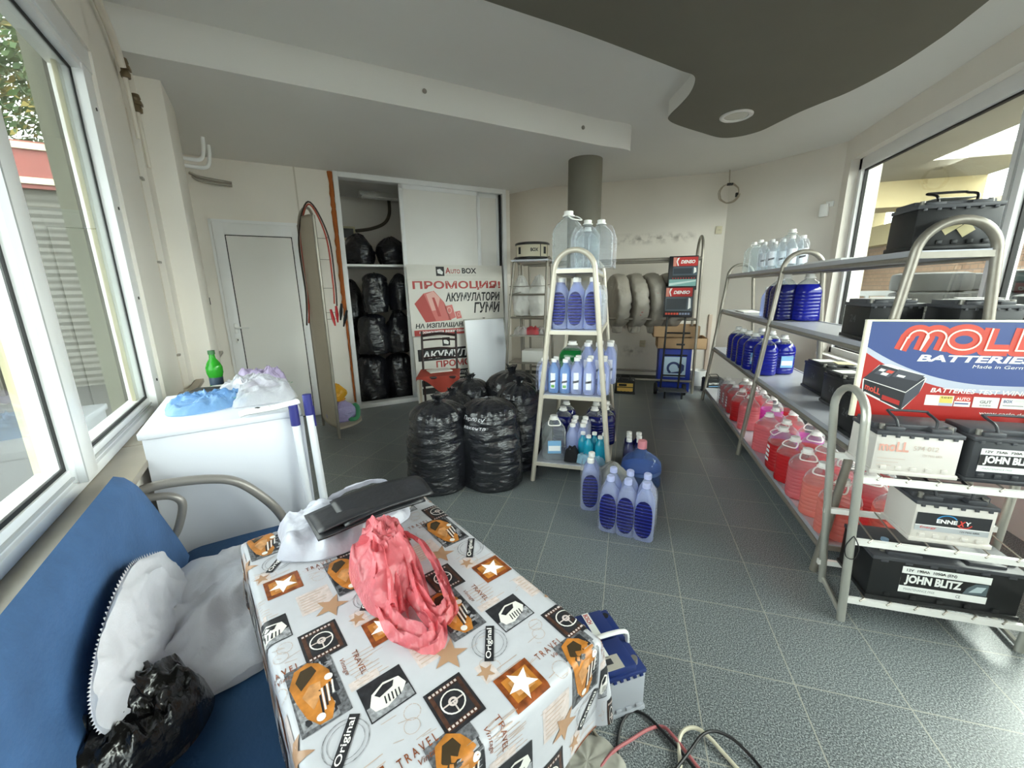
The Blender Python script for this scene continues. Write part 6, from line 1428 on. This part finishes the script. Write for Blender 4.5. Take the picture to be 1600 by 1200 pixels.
# ================================================================= ceiling and wall fittings
CL = thing('downlight', 'round recessed downlight in the dark wavy ceiling panel', 'lamp', (.762, 3.985, 2.69))
MB().lathe([(.088, 0), (.122, 0), (.122, -.006), (.112, -.012), (.09, -.008), (.088, 0)], 48, 0, T(.762, 3.985, 2.695)).build('trim_ring', white_metal, CL)
MB().lathe([(0, -.004), (.03, -.006), (.06, -.004), (.089, -.001)], 48, 0, T(.762, 3.985, 2.694)).build('frosted_glass', M('frosted_lens', 'cfccc0', .25, bump=(40, .2)), CL)
cw = M('coil_cable', 'b8ab98', .5)
mb = MB(); pts = []
for k in range(64):
    a = 2*pi*k/21.0; r_ = .115+.012*sin(k*.31); pts.append((1.175+r_*cos(a)+.012*sin(k*.13), 6.15-.010*(k % 3)-.02*sin(k*.2), 2.515+(r_*1.0)*sin(a)))
coil = thing('cable_coil', 'coil of pale cable hanging high in the back right corner', 'cable', (1.175, 6.15, 2.5))
MB().tube(pts, .0055, 6).build('coil', cw, coil); MB().tube(cr([(1.17, 6.17, 2.81), (1.172, 6.15, 2.72), (1.175, 6.14, 2.63)], 6), .006, 6).build('drop', cw, coil)
MB().box((1.18, 6.13, 2.632), (.07, .04, .025), 0, None, .004).build('tape', black_matte, coil)
MB().box((1.27, 6.13, 2.50), (.03, .03, .05), 0, None, .004).build('tape', black_matte, coil)
def socket(loc, label, col):
    o = thing('wall_socket', label, 'socket', loc); X = frame(loc, (1, 0, 0), (0, -1, 0))
    MB().span((-.04, -.05, 0), (.04, .05, .012), 0, X, .006).build('plate', M('socket_'+col, col, .4), o)
    m = MB().lathe([(0, .012), (.026, .012), (.028, .016), (0, .0135)], 24, 0, X)
    for s in (-1, 1): m.lathe([(0, .017), (.004, .017), (0, .018)], 8, 1, X @ T(s*.010, 0, 0))
    m.build('insert', [M('socket_'+col, col, .4), black_matte], o)
socket((1.125, 6.268, 2.10), 'cream wall switch high on the back wall beside the corner', 'd8cfb4')
socket((.235, 6.268, .55), 'beige wall socket low on the back wall between the racks', 'b8ac90')
tag(MB().span((1.105, 6.24, .08), (1.15, 6.268, .98), 0, None, .003).build('trim_4', M('pinkish_duct', 'd8c4b4', .6)), kind='structure')
SN = thing('alarm_sensor', 'small white alarm sensor on the wall left of the right window', 'sensor', (2.02, 5.5, 2.17))
X = frame((2.055, 5.478, 2.17), (.73, -.68, 0), (-.68, -.73, 0))
MB().span((-.06, -.08, .02), (.02, .05, .06), 0, X, .008).build('body', white_p, SN); MB().span((-.02, .02, 0), (.05, .075, .022), 0, X, .004).build('bracket', white_p, SN)
# stains on the back wall, a smudged row left by a shelf
st_m = M_film('soot_smudge', '8d8377', .22, .9, 'ffffff', .0)
# conduit, valves and bent pipes by the left window
pipe_w = M('painted_pipe', 'ddd4c6', .45); brass = M('old_brass', '7a6a50', .45, metal=.4)
def lw(s, D, z): return LW @ Vector((s, D, z))
cd = thing('conduit', 'thin painted conduit in the groove between the two left piers', 'conduit', lw(3.17, .515, 1.6))
MB().tube([lw(3.175, .515, .80), lw(3.175, .515, 2.35)], .014, 10).build('pipe', pipe_w, cd)
for zz in (1.0, 1.55, 2.0): MB().box((0, 0, 0), (.05, .03, .012), 0, LW @ T(3.175, .505, zz)).build('clip', M('clip_grey', '9a948a', .5), cd)
vg = thing('pipe_valves', 'pair of small brass pipe valves high on the left pier', 'valve', lw(3.22, .46, 2.4))
for k, (s_, zz) in enumerate(((3.10, 2.47), (3.25, 2.36))):
    MB().lathe([(0, 0), (.02, 0), (.022, .02), (.016, .03), (.016, .06), (.022, .07), (.018, .09), (0, .092)], 16, 0, LW @ T(s_, .465, zz)).box((0, 0, 0), (.05, .03, .018), 0, LW @ T(s_, .455, zz+.045), .003).build('valve', brass, vg)
    MB().tube(cr([lw(s_, .468, zz), lw(s_+.01, .468, zz-.15), lw(s_+.02, .468, zz-.28)], 5), .011, 8).build('pipe', pipe_w, vg)
bp = thing('air_conditioner_pipes', 'pair of white bent pipe ends coming out of the left wall', 'pipe', lw(4.2, .40, 2.4))
for k, dz in ((0, 0), (1, -.05)): MB().tube(cr([lw(3.95, .44, 2.33+dz), lw(3.97, .34-.02*k, 2.325+dz), lw(4.0, .265-.03*k, 2.34+dz), lw(4.02, .24-.03*k, 2.42+dz), lw(4.03, .235-.03*k, 2.50+dz)], 6), .013, 10).build('pipe', white_p, bp)
hc = thing('wall_cables', 'two short grey cables sticking out at the top of the door wall', 'cable', lw(4.9, .4, 2.3))
for k in (0, 1): MB().tube(cr([CW @ Vector((-.62+.02*k, -.01, 2.45-.03*k)), CW @ Vector((-.56, -.03, 2.42-.03*k)), CW @ Vector((-.45, -.05, 2.40-.03*k)), CW @ Vector((-.30, -.05, 2.385-.025*k))], 6), .012, 8).build('cable', M('grey_cable_end', 'a8a298', .5), hc)
uc = thing('window_head_pipe', 'pale pipe with a clip running along the head of the left window', 'pipe', lw(2.5, .47, 2.6))
MB().tube(cr([lw(1.6, .47, 2.70), lw(2.3, .47, 2.69), lw(2.75, .465, 2.66), lw(2.98, .465, 2.58), lw(3.05, .465, 2.50)], 6), .017, 10).build('pipe', pipe_w, uc)
MB().box((0, 0, 0), (.06, .04, .05), 0, LW @ T(2.42, .475, 2.66), .005).build('clip', M('clip_grey', '9a948a', .5), uc)
tag(MB().span((-.655, -.006, 1.26), (-.64, .0, 1.33), 0, CW, .002).build('wall_switch', black_matte), 'small dark switch on the wall strip left of the white door', 'switch')
